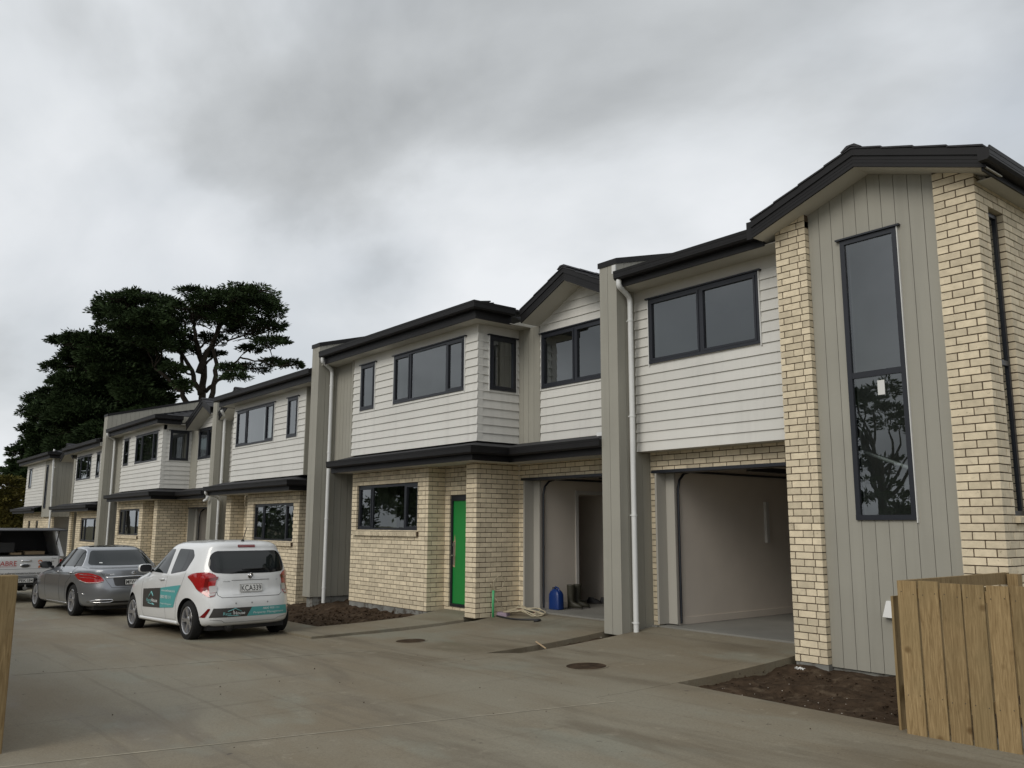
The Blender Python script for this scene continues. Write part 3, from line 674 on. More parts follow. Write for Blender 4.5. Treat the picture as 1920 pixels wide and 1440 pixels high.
# ---- generic bay-fronted house
def bay_house(name, label, zs, Yb, bay, narrow, main, mulls, Xs_strip, rec, Yr, recwin, recmull, gab, bw, wall, pier, Ydoor, Yl, opening, party, left_clad, dpipe, eaveL, lowL, brY, curtain=(), detail=True, sidewin=None):
    H = House(name, label, ((bay[0]+bay[1])/2, Yb, zs), zs); z = zs
    P = front(Yb); zb, zt = z+3.06, z+5.01
    w1 = (narrow[0], narrow[1], z+4.01, z+4.995); w2 = (main[0], main[1], z+4.01, z+4.995)
    weatherboards(H, P, bay[0], bay[1]+0.03, zb, zt, [w1, w2]); flat_board(H, P, bay[0], bay[1]+0.018, zt+0.001, z+5.175)
    window(H, P, *w1, n=0.045); window(H, P, *w2, mull=mulls, n=0.045, fixed=(1,), curtain=curtain, openr=bay[1]-0.11)
    cb = MB(); P.box(cb, bay[0]-0.03, bay[0]+0.012, zb, z+5.175, -0.09, 0.04); H.part('corner_board', cb, 'cladding')
    S_ = side(bay[1]); sw = (sidewin[0], sidewin[1], z+4.0, z+4.99)
    weatherboards(H, S_, Yb+0.0, Yr, zb, zt, [sw]); flat_board(H, S_, Yb, Yr, zt+0.001, z+5.175)
    window(H, S_, *sw, n=0.045, room=False)
    # recessed wall with the front gable
    Xc, half, Yv, za, sl = gab; T = lambda u: za+0.004-abs(u-Xc)*sl
    F = front(Yr)
    vclad(H, F, bay[1]+0.001, Xs_strip, zb, z+5.175, pitch=0.15)
    if recwin: rw = (recwin[0], recwin[1], z+4.0, z+4.99); ops = [rw]
    else: ops = []
    weatherboards(H, F, Xs_strip, rec, zb, za+0.01, ops, topclip=T)
    if recwin: window(H, F, *rw, mull=recmull, n=0.045)
    cs = MB(); F.box(cs, Xs_strip-0.012, Xs_strip+0.012, zb, z+5.0, 0.0, 0.042); H.part('corner_board', cs, 'cladding')
    gable(H, Xc, half, Yv, Yr, za, sl, depth=5, ends=(0, half-(rec-Xc)))
    # eaves round the bay
    e0 = Yb-0.33; ep = [(eaveL, e0), (bay[1]+0.36, e0), (bay[1]+0.36, Yv-0.02)]
    gutter(H, ep, z+5.45); fascia(H, ep, z+5.165, z+5.44); soffit(H, ep, z+5.176, 0.35)
    plain_box(H, 'soffit', 'soffit', left_clad[0], bay[0]+0.02, e0+0.03, left_clad[2]+0.1, z+5.1765, z+5.19)
    plain_box(H, 'soffit', 'soffit', bay[1]+0.0, bay[1]+0.36, Yv-0.06, Yr, z+5.1765, z+5.19)
    roof_slope(H, eaveL, bay[1]+0.34, e0-0.02, z+5.445, 14.0, 0.27, hipR=1.0); hip(H, bay[1]+0.34, e0-0.02, Yv+1.6, z+5.445, 0.27)
    # cladding beside the party wall
    if detail is not None:
        lc = left_clad; vclad(H, front(lc[2]), lc[0], lc[1], z+2.74, z+5.176, pitch=0.15)
        plain_box(H, 'soffit', 'soffit', lc[0], lc[1], lc[2]+0.01, 10.2, z+2.741, z+2.76)
        vclad(H, front(9.95), lc[0], lc[1]+0.3, z+0.0, z+2.74, pitch=0.163)
        plain_box(H, 'footing', 'footing', lc[0], lc[1]+0.3, 9.97, 10.2, z-0.4, z-0.001)
    # lower roof
    l0 = Yb-0.36; lp = [(lowL, l0), (bay[1]+0.35, l0), (bay[1]+0.35, Yv-0.03), (rec, Yv-0.03)]
    gutter(H, lp, z+2.93); fascia(H, lp, z+2.685, z+2.92); soffit(H, lp, z+2.695, 0.62)
    mb = MB(); mb.sweep(lp, [(-0.46, z+3.03), (-0.46, z+3.062), (-0.01, z+2.945), (-0.01, z+2.915)]); H.part('lower_roof', mb, 'roof_tile')
    # brickwork
    W = (bw[0], bw[1], z+1.48, z+2.41); D_ = (wall[1]+0.16, pier[0]-0.05, z+0.10, z+2.15); top = lambda u: z+2.692
    G = (opening[0], opening[1], z-1, z+2.40)
    bwl = mortar(H, [(front(brY), wall[0], wall[1], z, z+2.69, [W]), (side(wall[1]), brY+0.01, Ydoor, z, z+2.69, []), (front(Ydoor), wall[1], pier[0]+0.12, z, z+2.69, [D_]), (front(brY), pier[0], pier[1], z, z+2.69, []), (side(pier[1]), brY+0.01, Yl, z, z+2.69, []), (front(Yl), pier[1], rec, z, z+2.69, [G])])
    brick_panel(H, bwl, front(brY), wall[0], wall[1], z+0.01, 32, [W], top=top, cr=1)
    brick_panel(H, bwl, side(wall[1]), brY, Ydoor-0.002, z+0.01, 32, top=top, off=0.1, cl=0)
    brick_panel(H, bwl, front(Ydoor), wall[1], pier[0]+0.1, z+0.01, 32, [D_], top=top, off=0.05)
    brick_panel(H, bwl, front(brY), pier[0], pier[1], z+0.01, 32, top=top, off=0.05, cr=1)
    brick_panel(H, bwl, side(pier[1]), brY, Yl-0.002, z+0.01, 32, top=top, off=0.1, cl=0)
    brick_panel(H, bwl, front(Yl), pier[1], rec, z+0.01, 32, [G], top=top, off=0.06)
    wo = window(H, front(brY), *W, mull=(bw[0]+(bw[1]-bw[0])*0.245, bw[0]+(bw[1]-bw[0])*0.78), n=-0.045, fixed=(1,), trim=False, head=False, fw=0.05)
    brick_sill(H, wo, front(brY), bw[0]-0.05, bw[1]+0.06, z+1.465)
    ft = MB(); ft.box(wall[0], wall[1]-0.005, brY+0.012, brY+0.5, z-0.4, z+0.001); ft.box(wall[1]-0.004, wall[1]-0.0045+0.9, Ydoor+0.012, Ydoor+0.4, z-0.4, z+0.0); H.part('footing', ft, 'footing')
    # front door
    a, b = D_[0], D_[1]; df = MB(); F = front(Ydoor+0.03)
    F.box(df, a, a+0.05, D_[2], D_[3], -0.10, 0); F.box(df, b-0.05, b, D_[2], D_[3], -0.10, 0); F.box(df, a+0.05, b-0.05, D_[3]-0.10, D_[3], -0.10, 0); F.box(df, a+0.05, b-0.05, D_[2], D_[2]+0.05, -0.10, 0.02); H.part('door_frame', df, 'alu')
    dl = MB(); F.box(dl, a+0.052, b-0.052, D_[2]+0.052, D_[3]-0.102, -0.06, -0.025); door = H.part('front_door', dl, 'green_door' if detail else 'jamb')
    ds = MB(); n_ = int((b-a)/0.086)
    for i in range(n_): F.box(ds, a+i*0.086+0.004, a+i*0.086+0.082, D_[2]-0.10, D_[2]-0.006, -0.05, 0.012)
    ds.build('door_step', 'brick', door)
    if detail:
        mb = MB(); F.prism if False else None
        mb.prism([(a+0.055, z+0.82), (a+0.12, z+0.81), (a+0.13, z+1.30), (a+0.10, z+1.42), (a+0.09, z+1.30), (a+0.055, z+1.28)], F.pt, -0.0245, -0.0215); mb.build('bare_patch', 'wood_bare', door)
        mb = MB(); mb.prism([(a+0.47, z+1.32), (a+0.60, z+1.15), (a+0.62, z+1.60), (a+0.56, z+1.62)], F.pt, -0.0245, -0.0215); mb.build('bare_patch', 'wood_bare', door)
        mb = MB(); F.box(mb, a+0.07, a+0.11, z+0.86, z+1.28, -0.0214, -0.012); mb.build('lock_plate', 'steel', door)
        mb = MB(); F.box(mb, a+0.08, a+0.10, z+1.20, z+1.25, -0.012, 0.01); mb.tube([F.pt(a+0.09, z+1.03, -0.012), F.pt(a+0.09, z+1.03, 0.045), F.pt(a+0.16, z+1.03, 0.045)], 0.010, 8); mb.build('lever_handle', 'steel', door)
    garage(H, opening[0], opening[1], Yl, z+0.12, z+2.395, 6.0, 2.45, extra=(Yl+1.15, Yl+2.1, 2.05))
    party_wall(H, *party)
    pf = MB(); pf.box(party[0]+0.06, party[1]-0.012, party[2]+0.06, party[3], party[4]-0.6, party[4]-0.001); H.part('footing', pf, 'footing')
    if dpipe: downpipe(H, dpipe[0], dpipe[1])
    finish_bricks(H); return H

HB = bay_house('townhouse', 'townhouse with the bright green front door and an open garage in the middle', 0.0, 8.95, (-16.6, -12.05), (-16.24, -15.64), (-14.87, -12.41), (-14.24, -12.97),
    -11.42, -9.37, 9.90, (-11.365, -9.56), (-10.48,), (-10.31, 1.14, 9.45, 5.69, 0.47), (-16.46, -14.06), (-16.67, -13.69), (-12.47, -12.16), 9.42, 10.0, (-11.98, -9.38),
    (-17.97, -17.63, 8.60, 15.5, 0.03, 5.615), (-17.63, -16.6, 9.03),
    ([(-17.40, 8.56, 5.31), (-17.40, 8.56, 5.22), (-17.54, 8.88, 5.08), (-17.54, 8.88, -0.10)], [(-17.54, 8.88, zz, 1) for zz in (4.72, 3.2, 1.72, 0.22)]), -17.48, -16.85, 9.03, sidewin=(9.19, 9.80))
plain_box(HB, 'overflow_pipe', 'white_pvc', -9.62, -9.38, 9.50, 9.56, 2.99, 3.05)

HD = bay_house('townhouse', 'farther townhouse behind the white hatchback roof, bay window mirroring dark branches', -0.3, 8.80, (-34.2, -29.41), (-33.91, -33.25), (-32.4, -29.81), (-31.63, -30.35),
    -28.66, -26.50, 9.75, (-28.6, -26.9), (-27.75,), (-27.25, 1.45, 9.30, 5.32, 0.45), (-34.28, -31.70), (-34.6, -31.3), (-30.04, -29.68), 9.25, 9.85, (-29.45, -26.52),
    (-35.75, -35.30, 8.45, 15.5, -0.3, 5.70, 0.255), (-35.30, -34.2, 8.88),
    ([(-34.95, 8.40, 5.01), (-34.95, 8.40, 4.92), (-35.20, 8.74, 4.78), (-35.20, 8.74, -0.40)], [(-35.20, 8.74, zz, 1) for zz in (4.4, 2.9, 1.42)]), -35.05, -34.5, 8.85, detail=False, sidewin=(9.02, 9.65))

# ---- mirrored house behind the white hatchback
HC = House('townhouse', 'townhouse right behind the white hatchback, pale curtains in its wide upper window', (-21.2, 8.95, -0.3), -0.3); z = -0.3
P = front(8.95); w1 = (-19.93, -19.34, z+4.01, z+4.995); w2 = (-23.24, -20.73, z+4.01, z+4.995)
weatherboards(HC, P, -23.51, -18.9, z+3.06, z+5.01, [w1, w2]); flat_board(HC, P, -23.51, -18.9, z+5.011, z+5.175)
window(HC, P, *w1, n=0.045); window(HC, P, *w2, mull=(-22.52, -21.25), n=0.045, fixed=(1,), curtain=((-22.0, -21.75), (-21.65, -21.45)))
cb = MB(); P.box(cb, -18.905, -18.87, z+3.06, z+5.175, -0.09, 0.04); HC.part('corner_board', cb, 'cladding')
vclad(HC, front(9.03), -18.87, -17.97, z+2.74, z+5.176, pitch=0.15)
mb = MB(); mb.box(-23.51, -23.40, 9.0, 9.9, z+3.06, z+5.17); HC.part('bay_side', mb, 'weatherboard')
TC = lambda u: 5.39-abs(u+24.86)*0.47
weatherboards(HC, front(9.90), -26.18, -24.2, z+3.06, 5.4, topclip=TC); vclad(HC, front(9.9), -24.2, -23.5, z+3.06, z+5.1, pitch=0.15)
gable(HC, -24.86, 1.30, 9.45, 9.90, 5.39, 0.47, depth=5)
ep = [(-23.90, 9.43), (-23.90, 8.62), (-17.98, 8.62)]
gutter(HC, ep, z+5.45); fascia(HC, ep, z+5.165, z+5.44); soffit(HC, ep, z+5.176, 0.42)
roof_slope(HC, -23.88, -17.98, 8.60, z+5.445, 14.0, 0.27)
lp = [(-25.95, 9.42), (-24.35, 9.42), (-24.35, 8.59), (-18.93, 8.59), (-18.93, 9.6)]
lp2 = [(-24.35, 8.59), (-18.93, 8.59), (-18.93, 9.6)]
gutter(HC, lp2, z+2.93); fascia(HC, lp2, z+2.685, z+2.92); soffit(HC, lp2, z+2.695, 0.62)
mb = MB(); mb.sweep(lp2, [(-0.46, z+3.03), (-0.46, z+3.062), (-0.01, z+2.945), (-0.01, z+2.915)]); HC.part('lower_roof', mb, 'roof_tile')
W = (-22.04, -19.60, z+1.48, z+2.41); top = lambda u: z+2.692; G = (-26.0, -24.05, z-1, z+2.40); D_ = (-23.4, -22.62, z+0.1, z+2.15)
bwl = mortar(HC, [(front(9.03), -22.46, -19.27, z, z+2.69, [W]), (side(-19.27), 9.04, 10.0, z, z+2.69, []), (front(9.42), -23.64, -22.46, z, z+2.69, [D_]), (front(9.03), -24.0, -23.64, z, z+2.69, []), (side(-23.64), 9.04, 9.42, z, z+2.69, []), (front(10.0), -26.18, -23.9, z, z+2.69, [G])])
brick_panel(HC, bwl, front(9.03), -22.46, -19.27, z+0.01, 32, [W], top=top, cr=1)
brick_panel(HC, bwl, side(-19.27), 9.03, 10.0, z+0.01, 32, top=top, off=0.1, cl=0)
brick_panel(HC, bwl, front(9.42), -23.64, -22.46, z+0.01, 32, [D_], top=top, off=0.05)
brick_panel(HC, bwl, front(9.03), -24.0, -23.64, z+0.01, 32, top=top, off=0.05, cr=1)
brick_panel(HC, bwl, side(-23.64), 9.03, 9.418, z+0.01, 32, top=top, off=0.1, cl=0)
brick_panel(HC, bwl, front(10.0), -26.18, -23.9, z+0.01, 32, [G], top=top, off=0.05)
wo = window(HC, front(9.03), *W, mull=(W[0]+0.6, W[1]-0.5), n=-0.045, fixed=(1,), trim=False, head=False)
brick_sill(HC, wo, front(9.03), W[0]-0.05, W[1]+0.06, z+1.465)
dl = MB(); front(9.42).box(dl, -23.4, -22.62, z+0.1, z+2.15, -0.08, -0.05); HC.part('front_door', dl, 'jamb')
garage(HC, -26.0, -24.05, 10.0, z+0.12, z+2.395, 6.0, 2.45)
vclad(HC, front(9.95), -19.2, -17.97, z, z+2.74)
ft = MB(); ft.box(-22.46, -19.275, 9.042, 9.6, z-0.3, z); HC.part('footing', ft, 'footing')
party_wall(HC, -26.50, -26.18, 9.40, 15.5, z+0.01, 5.36)
downpipe(HC, [(-25.55, 9.30, 5.02), (-25.55, 9.32, 4.96), (-26.10, 9.62, 4.90), (-26.10, 9.62, 2.62)], [(-26.10, 9.62, zz, -1) for zz in (4.4, 2.95)])
downpipe(HC, [(-24.25, 8.52, 2.52), (-24.25, 8.52, 2.44), (-24.7, 9.0, 2.38), (-26.10, 9.58, 2.36), (-26.10, 9.58, -0.2)], [(-26.10, 9.58, zz, -1) for zz in (1.6,)])
downpipe(HC, [(-26.2, 9.30, 2.66), (-26.2, 9.26, 2.34), (-26.45, 9.26, 2.30)], [])
plain_box(HC, 'gutter_bracket', 'trim_white', -26.34, -26.12, 9.33, 9.37, 5.38, 5.50)
finish_bricks(HC, 260)

# ---- the two far houses
HE = House('townhouse', 'far townhouse behind the grey sedan, its upper window mirroring dark trees', (-38.7, 8.65, -0.6), -0.6); z = -0.6
P = front(8.65); w1 = (-37.20, -36.66, z+4.01, z+4.995); w2 = (-40.51, -38.04, z+4.01, z+4.995)
weatherboards(HE, P, -40.75, -36.5, z+3.06, z+5.01, [w1, w2]); flat_board(HE, P, -40.75, -36.5, z+5.011, z+5.175)
window(HE, P, *w1, n=0.045); window(HE, P, *w2, mull=(-39.8, -38.65), n=0.045, fixed=(1,))
vclad(HE, front(8.75), -36.5, -35.75, z+2.74, z+5.17, pitch=0.15)
ep = [(-41.7, 8.32), (-35.76, 8.32)]
gutter(HE, ep, z+5.45); fascia(HE, ep, z+5.165, z+5.44); soffit(HE, ep, z+5.176, 0.6); roof_slope(HE, -41.7, -35.8, 8.3, z+5.445, 13.0, 0.27)
gable(HE, -42.6, 1.2, 8.6, 9.3, z+5.5, 0.42, depth=4)
lp = [(-43.2, 8.29), (-36.6, 8.29), (-36.6, 9.3)]
gutter(HE, lp, z+2.93); fascia(HE, lp, z+2.685, z+2.92); soffit(HE, lp, z+2.695, 0.6)
mb = MB(); mb.sweep(lp, [(-0.46, z+3.03), (-0.46, z+3.062), (-0.01, z+2.945), (-0.01, z+2.915)]); HE.part('lower_roof', mb, 'roof_tile')
W = (-39.52, -36.98, z+1.48, z+2.41); top = lambda u: z+2.692; D_ = (-42.9, -42.0, z, z+2.1)
bwl = mortar(HE, [(front(8.72), -40.3, -36.6, z, z+2.69, [W]), (front(8.72), -41.6, -41.2, z, z+2.69, []), (front(9.2), -43.4, -40.2, z, z+2.69, [D_])])
brick_panel(HE, bwl, front(8.72), -40.3, -36.6, z+0.01, 32, [W], top=top); brick_panel(HE, bwl, front(8.72), -41.6, -41.2, z+0.01, 32, top=top, off=0.05)
brick_panel(HE, bwl, front(9.2), -43.4, -40.2, z+0.01, 32, [D_], top=top)
window(HE, front(8.72), *W, mull=(-38.9, -37.5), n=-0.045, fixed=(1,), trim=False, head=False)
dl = MB(); front(9.2).box(dl, -42.9, -42.0, z, z+2.1, -0.08, -0.05); HE.part('front_door', dl, 'jamb')
party_wall(HE, -42.45, -42.12, 8.9, 13.0, z, z+5.65)
downpipe(HE, [(-42.0, 8.95, 4.75), (-42.02, 9.0, 2.4)], [])
downpipe(HE, [(-41.9, 8.9, 2.1), (-41.9, 8.9, -0.6)], [])
finish_bricks(HE, 0)

HF = House('townhouse', 'farthest townhouse at the end of the row, tall slit window in grey cladding', (-48.0, 8.65, -0.6), -0.6)
P = front(8.65); w1 = (-51.1, -50.35, z+4.0, z+4.99); sl_ = (-46.76, -46.26, z+2.9, z+4.98)
weatherboards(HF, P, -51.8, -47.1, z+3.06, z+5.2, [w1]); window(HF, P, *w1, n=0.045)
vclad(HF, front(8.62), -47.1, -45.0, z+2.5, z+5.3, ops=[sl_]); window(HF, front(8.62), *sl_, n=0.03, trim=False)
vclad(HF, side(-45.0), 8.62, 10.4, z+2.5, z+5.3)
w2 = (-44.7, -43.9, z+4.0, z+4.99)
weatherboards(HF, front(10.4), -45.0, -42.4, z+3.06, z+5.4, [w2]); window(HF, front(10.4), *w2, n=0.045)
ep = [(-52.4, 8.3), (-44.7, 8.3), (-44.7, 10.2)]
gutter(HF, ep, z+5.50); fascia(HF, ep, z+5.21, z+5.49); soffit(HF, ep, z+5.22, 0.4); roof_slope(HF, -52.4, -44.7, 8.28, z+5.49, 13, 0.27, hipR=1.0, hipL=1.0); hip(HF, -44.7, 8.28, 11.0, z+5.49, 0.27)
lp = [(-53.0, 8.29), (-47.2, 8.29)]
gutter(HF, lp, z+2.93); fascia(HF, lp, z+2.685, z+2.92); mb = MB(); mb.sweep(lp, [(-0.46, z+3.03), (-0.46, z+3.062), (-0.01, z+2.945), (-0.01, z+2.915)]); HF.part('lower_roof', mb, 'roof_tile')
ops = [(-50.9, -50.3, z+1.3, z+2.3), (-48.9, -48.3, z+1.3, z+2.3)]
bwl = mortar(HF, [(front(8.72), -52.2, -45.1, z, z+2.69, ops), (front(10.2), -45.1, -42.4, z, z+2.69, [])])
brick_panel(HF, bwl, front(8.72), -52.2, -45.1, z+0.01, 32, ops, top=top); brick_panel(HF, bwl, front(10.2), -45.1, -42.4, z+0.01, 32, top=top)
for o_ in ops: window(HF, front(8.72), *o_, n=-0.045, trim=False, head=False)
downpipe(HF, [(-44.9, 8.5, 5.0-0.6+0.65), (-44.88, 8.58, 2.2), (-44.88, 8.58, -0.6)], [(-44.88, 8.58, zz, 1) for zz in (4.2, 2.9)])
finish_bricks(HF, 0)
# ------------------------------------------------------------------ ground, driveway, soil
mb = MB(); mb.add([(-900, -900, -1.3), (900, -900, -1.3), (900, 900, -1.3), (-900, 900, -1.3)], [(0, 1, 2, 3)])
tag(mb.build('ground', 'earth'), kind='structure')
def panel_mesh(poly, lift=0.0, thick=0.16, cell=0.6):
    bm = bmesh.new(); f = bm.faces.new([bm.verts.new((x, y, 0)) for x, y in poly])
    xs = [p[0] for p in poly]; ys = [p[1] for p in poly]
    for ax, lo, hi in ((0, min(xs), max(xs)), (1, min(ys), max(ys))):
        k = math.floor(lo/cell)+1
        while k*cell < hi:
            co = [0, 0, 0]; co[ax] = k*cell; no = [0, 0, 0]; no[ax] = 1
            bmesh.ops.bisect_plane(bm, geom=bm.verts[:]+bm.edges[:]+bm.faces[:], plane_co=co, plane_no=no); k += 1
    bm.normal_update()
    if sum(f.normal.z for f in bm.faces) < 0: bmesh.ops.reverse_faces(bm, faces=bm.faces[:])
    for v in bm.verts: v.co.z = ground_z(v.co.x, v.co.y)+lift
    be = [e_ for e_ in bm.edges if e_.is_boundary]; r_ = bmesh.ops.extrude_edge_only(bm, edges=be)
    for g in r_['geom']:
        if isinstance(g, bmesh.types.BMVert): g.co.z -= thick
    bmesh.ops.recalc_face_normals(bm, faces=bm.faces[:])
    me = bpy.data.meshes.new('concrete_panel'); bm.to_mesh(me); bm.free(); return me
def soil_mesh(x0, x1, y0, y1, cell=0.07, drop=0.07, amp=0.035, seed=0, extra=None):
    nx, ny = int((x1-x0)/cell)+1, int((y1-y0)/cell)+1; vs = []; fs = []
    for j in range(ny+1):
        for i in range(nx+1):
            x, y = x0+(x1-x0)*i/nx, y0+(y1-y0)*j/ny
            h = noise.fractal(Vector((x*2.2+seed, y*2.2, 0)), 1.0, 2.0, 5)*amp + noise.noise(Vector((x*9, y*9, seed)))*amp*0.35 + max(0, noise.noise(Vector((x*5, y*5, seed+3))))*amp*0.6
            vs.append((x, y, ground_z(x, y)-drop+h+(extra(x, y) if extra else 0)))
    for j in range(ny):
        for i in range(nx): a = j*(nx+1)+i; fs.append((a, a+1, a+nx+2, a+nx+1))
    me = bpy.data.meshes.new('soil_bed'); me.from_pydata(vs, [], fs); me.polygons.foreach_set('use_smooth', [True]*len(fs)); return me
base = MB(); base.add([(x, y, ground_z(x, y)-0.17) for y in (-16, 6.3, 9.9) for x in (-60, -36, -27, -20, -17.8, -14, -9, -4, 5, 26)], [(r*10+i, r*10+i+1, r*10+i+11, r*10+i+10) for r in range(2) for i in range(9)])
DRV = tag(base.build('driveway', 'slab_concrete'), kind='structure')
g_ = 0.0012
def jx(c, y): return c+0.22*(y-3.2)
J = [26, 15, 7, 2.4, -2.2, -6.72, -11.4, -16.1, -20.8, -25.5, -30.2, -35, -40, -46, -53, -60]
for b, a in zip(J, J[1:]):
    for y0, y1 in ((-16, -7.5), (-7.5, 0.2), (0.2, 6.2)):
        obj('concrete_panel', panel_mesh([(jx(a, y0)+g_, y0+g_), (jx(b, y0)-g_, y0+g_), (jx(b, y1)-g_, y1-g_), (jx(a, y1)+g_, y1-g_)]), 'driveway', DRV)
mat('joint', (0.265, 0.24, 0.185), 0.9, 0.2, var=0.35, vscale=6)
for c, y0, y1 in ((-6.72, 0.4, 6.19), (-11.4, 2.0, 6.19)):
    mb = MB(); n = 24; P_ = [(jx(c, y0+(y1-y0)*i/n), y0+(y1-y0)*i/n) for i in range(n+1)]
    mb.add([(x+d, y, ground_z(x+d, y)+0.0025) for x, y in P_ for d in (-0.016, 0.014)], [(2*i, 2*i+1, 2*i+3, 2*i+2) for i in range(n)]); mb.build('joint_filler', 'joint', DRV)
APR = [[(-9.085, 6.204), (-6.334, 6.204), (-6.32, 7.39), (-6.20, 9.34), (-6.20, 10.02), (-8.97, 10.02), (-9.0, 9.42), (-9.085, 7.53)],
       [(-6.326, 6.204), (10, 6.204), (10, 7.25), (-3.76, 7.25), (-6.31, 7.39)],
       [(-12.60, 6.204), (-9.454, 6.204), (-9.454, 7.21), (-9.40, 9.36), (-9.38, 9.97), (-12.13, 9.97), (-12.13, 9.0), (-12.20, 8.86), (-12.42, 7.7), (-12.60, 6.93)],
       [(-9.446, 6.204), (-9.093, 6.204), (-9.093, 7.52), (-9.446, 7.20)],
       [(-13.92, 6.204), (-12.608, 6.204), (-12.64, 6.93), (-12.54, 7.75), (-12.25, 8.86), (-12.48, 9.0), (-12.48, 9.39), (-13.62, 9.39), (-13.57, 8.51), (-13.88, 7.08)],
       [(-19.6, 6.204), (-13.928, 6.204), (-13.89, 7.07), (-15.3, 7.12), (-17.2, 7.3), (-19.6, 7.3)],
       [(-26.4, 6.204), (-19.608, 6.204), (-19.608, 8.98), (-23.0, 8.98), (-23.0, 9.4), (-24.05, 9.4), (-24.05, 9.95), (-26.4, 9.95)],
       [(-36, 6.204), (-26.408, 6.204), (-26.408, 9.8), (-29.6, 9.8), (-29.6, 8.9), (-36, 8.8)], [(-60, 6.204), (-36.008, 6.204), (-36.008, 8.5), (-60, 8.5)]]
for i, p in enumerate(APR): obj('concrete_panel', panel_mesh(p, lift=0.035 if i == 4 else 0.0), 'driveway', DRV)
def s1(x, y): return -0.03*max(0, (x+5.5)/2)
tag(obj('soil_bed', soil_mesh(-6.45, -3.3, 7.2, 9.7, seed=1, drop=0.10, amp=0.05), 'soil'), kind='structure')
tag(obj('soil_bed', soil_mesh(-9.6, -8.9, 7.1, 9.6, seed=5, drop=0.09, amp=0.04), 'soil'), kind='structure')
tag(obj('soil_bed', soil_mesh(-19.7, -13.4, 6.95, 10.1, seed=9, drop=0.05, amp=0.06), 'soil'), kind='structure')
tag(obj('soil_bed', soil_mesh(-12.75, -12.0, 6.8, 9.1, seed=3, drop=0.10, amp=0.02), 'soil'), kind='structure')
def rubble(x0, x1, y0, y1, n, smin, smax, seed, m, kind_name='soil_clods', drop=0.06):
    rn = random.Random(seed); mb = MB()
    for _ in range(n):
        x, y, s = rn.uniform(x0, x1), rn.uniform(y0, y1), rn.uniform(smin, smax)**1.0; z_ = ground_z(x, y)-drop+rn.uniform(-0.01, 0.02)
        vs = [(x+s*rn.uniform(.5, 1)*a, y+s*rn.uniform(.5, 1)*b, z_+s*rn.uniform(.3, .8)*c) for a, b, c in ((1, 0, 0), (0, 1, 0), (-1, 0, 0), (0, -1, 0), (0, 0, 1), (0, 0, -1))]
        mb.add(vs, [(0, 1, 4), (1, 2, 4), (2, 3, 4), (3, 0, 4), (1, 0, 5), (2, 1, 5), (3, 2, 5), (0, 3, 5)])
    return tag(mb.build(kind_name, m), kind='stuff')
rubble(-6.25, -3.6, 7.4, 9.3, 260, 0.008, 0.03, 1, 'soil', drop=0.085); rubble(-17.5, -13.7, 7.2, 8.9, 420, 0.012, 0.05, 2, 'soil', drop=0.03)
mat('pale_stone', (0.42, 0.38, 0.33), 0.9, 0.2, var=0.2, vscale=20, rand=0.3)
rubble(-6.2, -3.7, 7.45, 9.2, 36, 0.004, 0.014, 3, 'pale_stone', 'gravel_bits', 0.075); rubble(-9.35, -9.05, 7.5, 9.3, 26, 0.006, 0.018, 4, 'pale_stone', 'gravel_bits', 0.075)
rubble(-13, -4, 2, 6.8, 46, 0.006, 0.014, 5, 'soil', 'soil_crumbs', -0.002)
# crumpled wrapper on the soil
def wrapper(x, y, s, lab):
    rn = random.Random(int(x*100)); mb = MB(); n = 7; z_ = ground_z(x, y)-0.05
    vs = [(x+(i/n-.5)*s+rn.uniform(-.1, .1)*s, y+(j/n-.5)*s*.6+rn.uniform(-.1, .1)*s, z_+rn.uniform(0, .35)*s) for j in range(n+1) for i in range(n+1)]
    mb.add(vs, [(j*(n+1)+i, j*(n+1)+i+1, (j+1)*(n+1)+i+1, (j+1)*(n+1)+i) for j in range(n) for i in range(n)]); tag(mb.build('crumpled_paper', 'trim_white'), lab, 'litter')
wrapper(-5.86, 9.02, 0.10, 'crumpled pale scrap lying on the soil below the tower brick')

# drain covers
for i, (x, y, r_, lab) in enumerate(((-11.27, 7.17, 0.23, 'round dark drain cover in the concrete in front of the green door'), (-7.74, 7.42, 0.25, 'round dark drain cover in the concrete before the nearest garage'))):
    z_ = ground_z(x, y); t = thing('drain_cover', lab, 'drain cover', (x, y, z_), 'drain covers')
    def fn(a, b, h): return (x+a, y+b, ground_z(x+a, y+b)+h)
    mb = MB(); mb.lathe([(r_+0.02, 0.002), (r_+0.02, 0.006), (r_, 0.006), (r_-0.008, 0.004)], fn, 40); mb.build('rim', 'driveway', t)
    mb = MB(); mb.lathe([(r_-0.008, 0.004), (r_-0.02, 0.003), (0.1, 0.005), (0.001, 0.005)], fn, 40); mb.build('lid', 'soil', t)

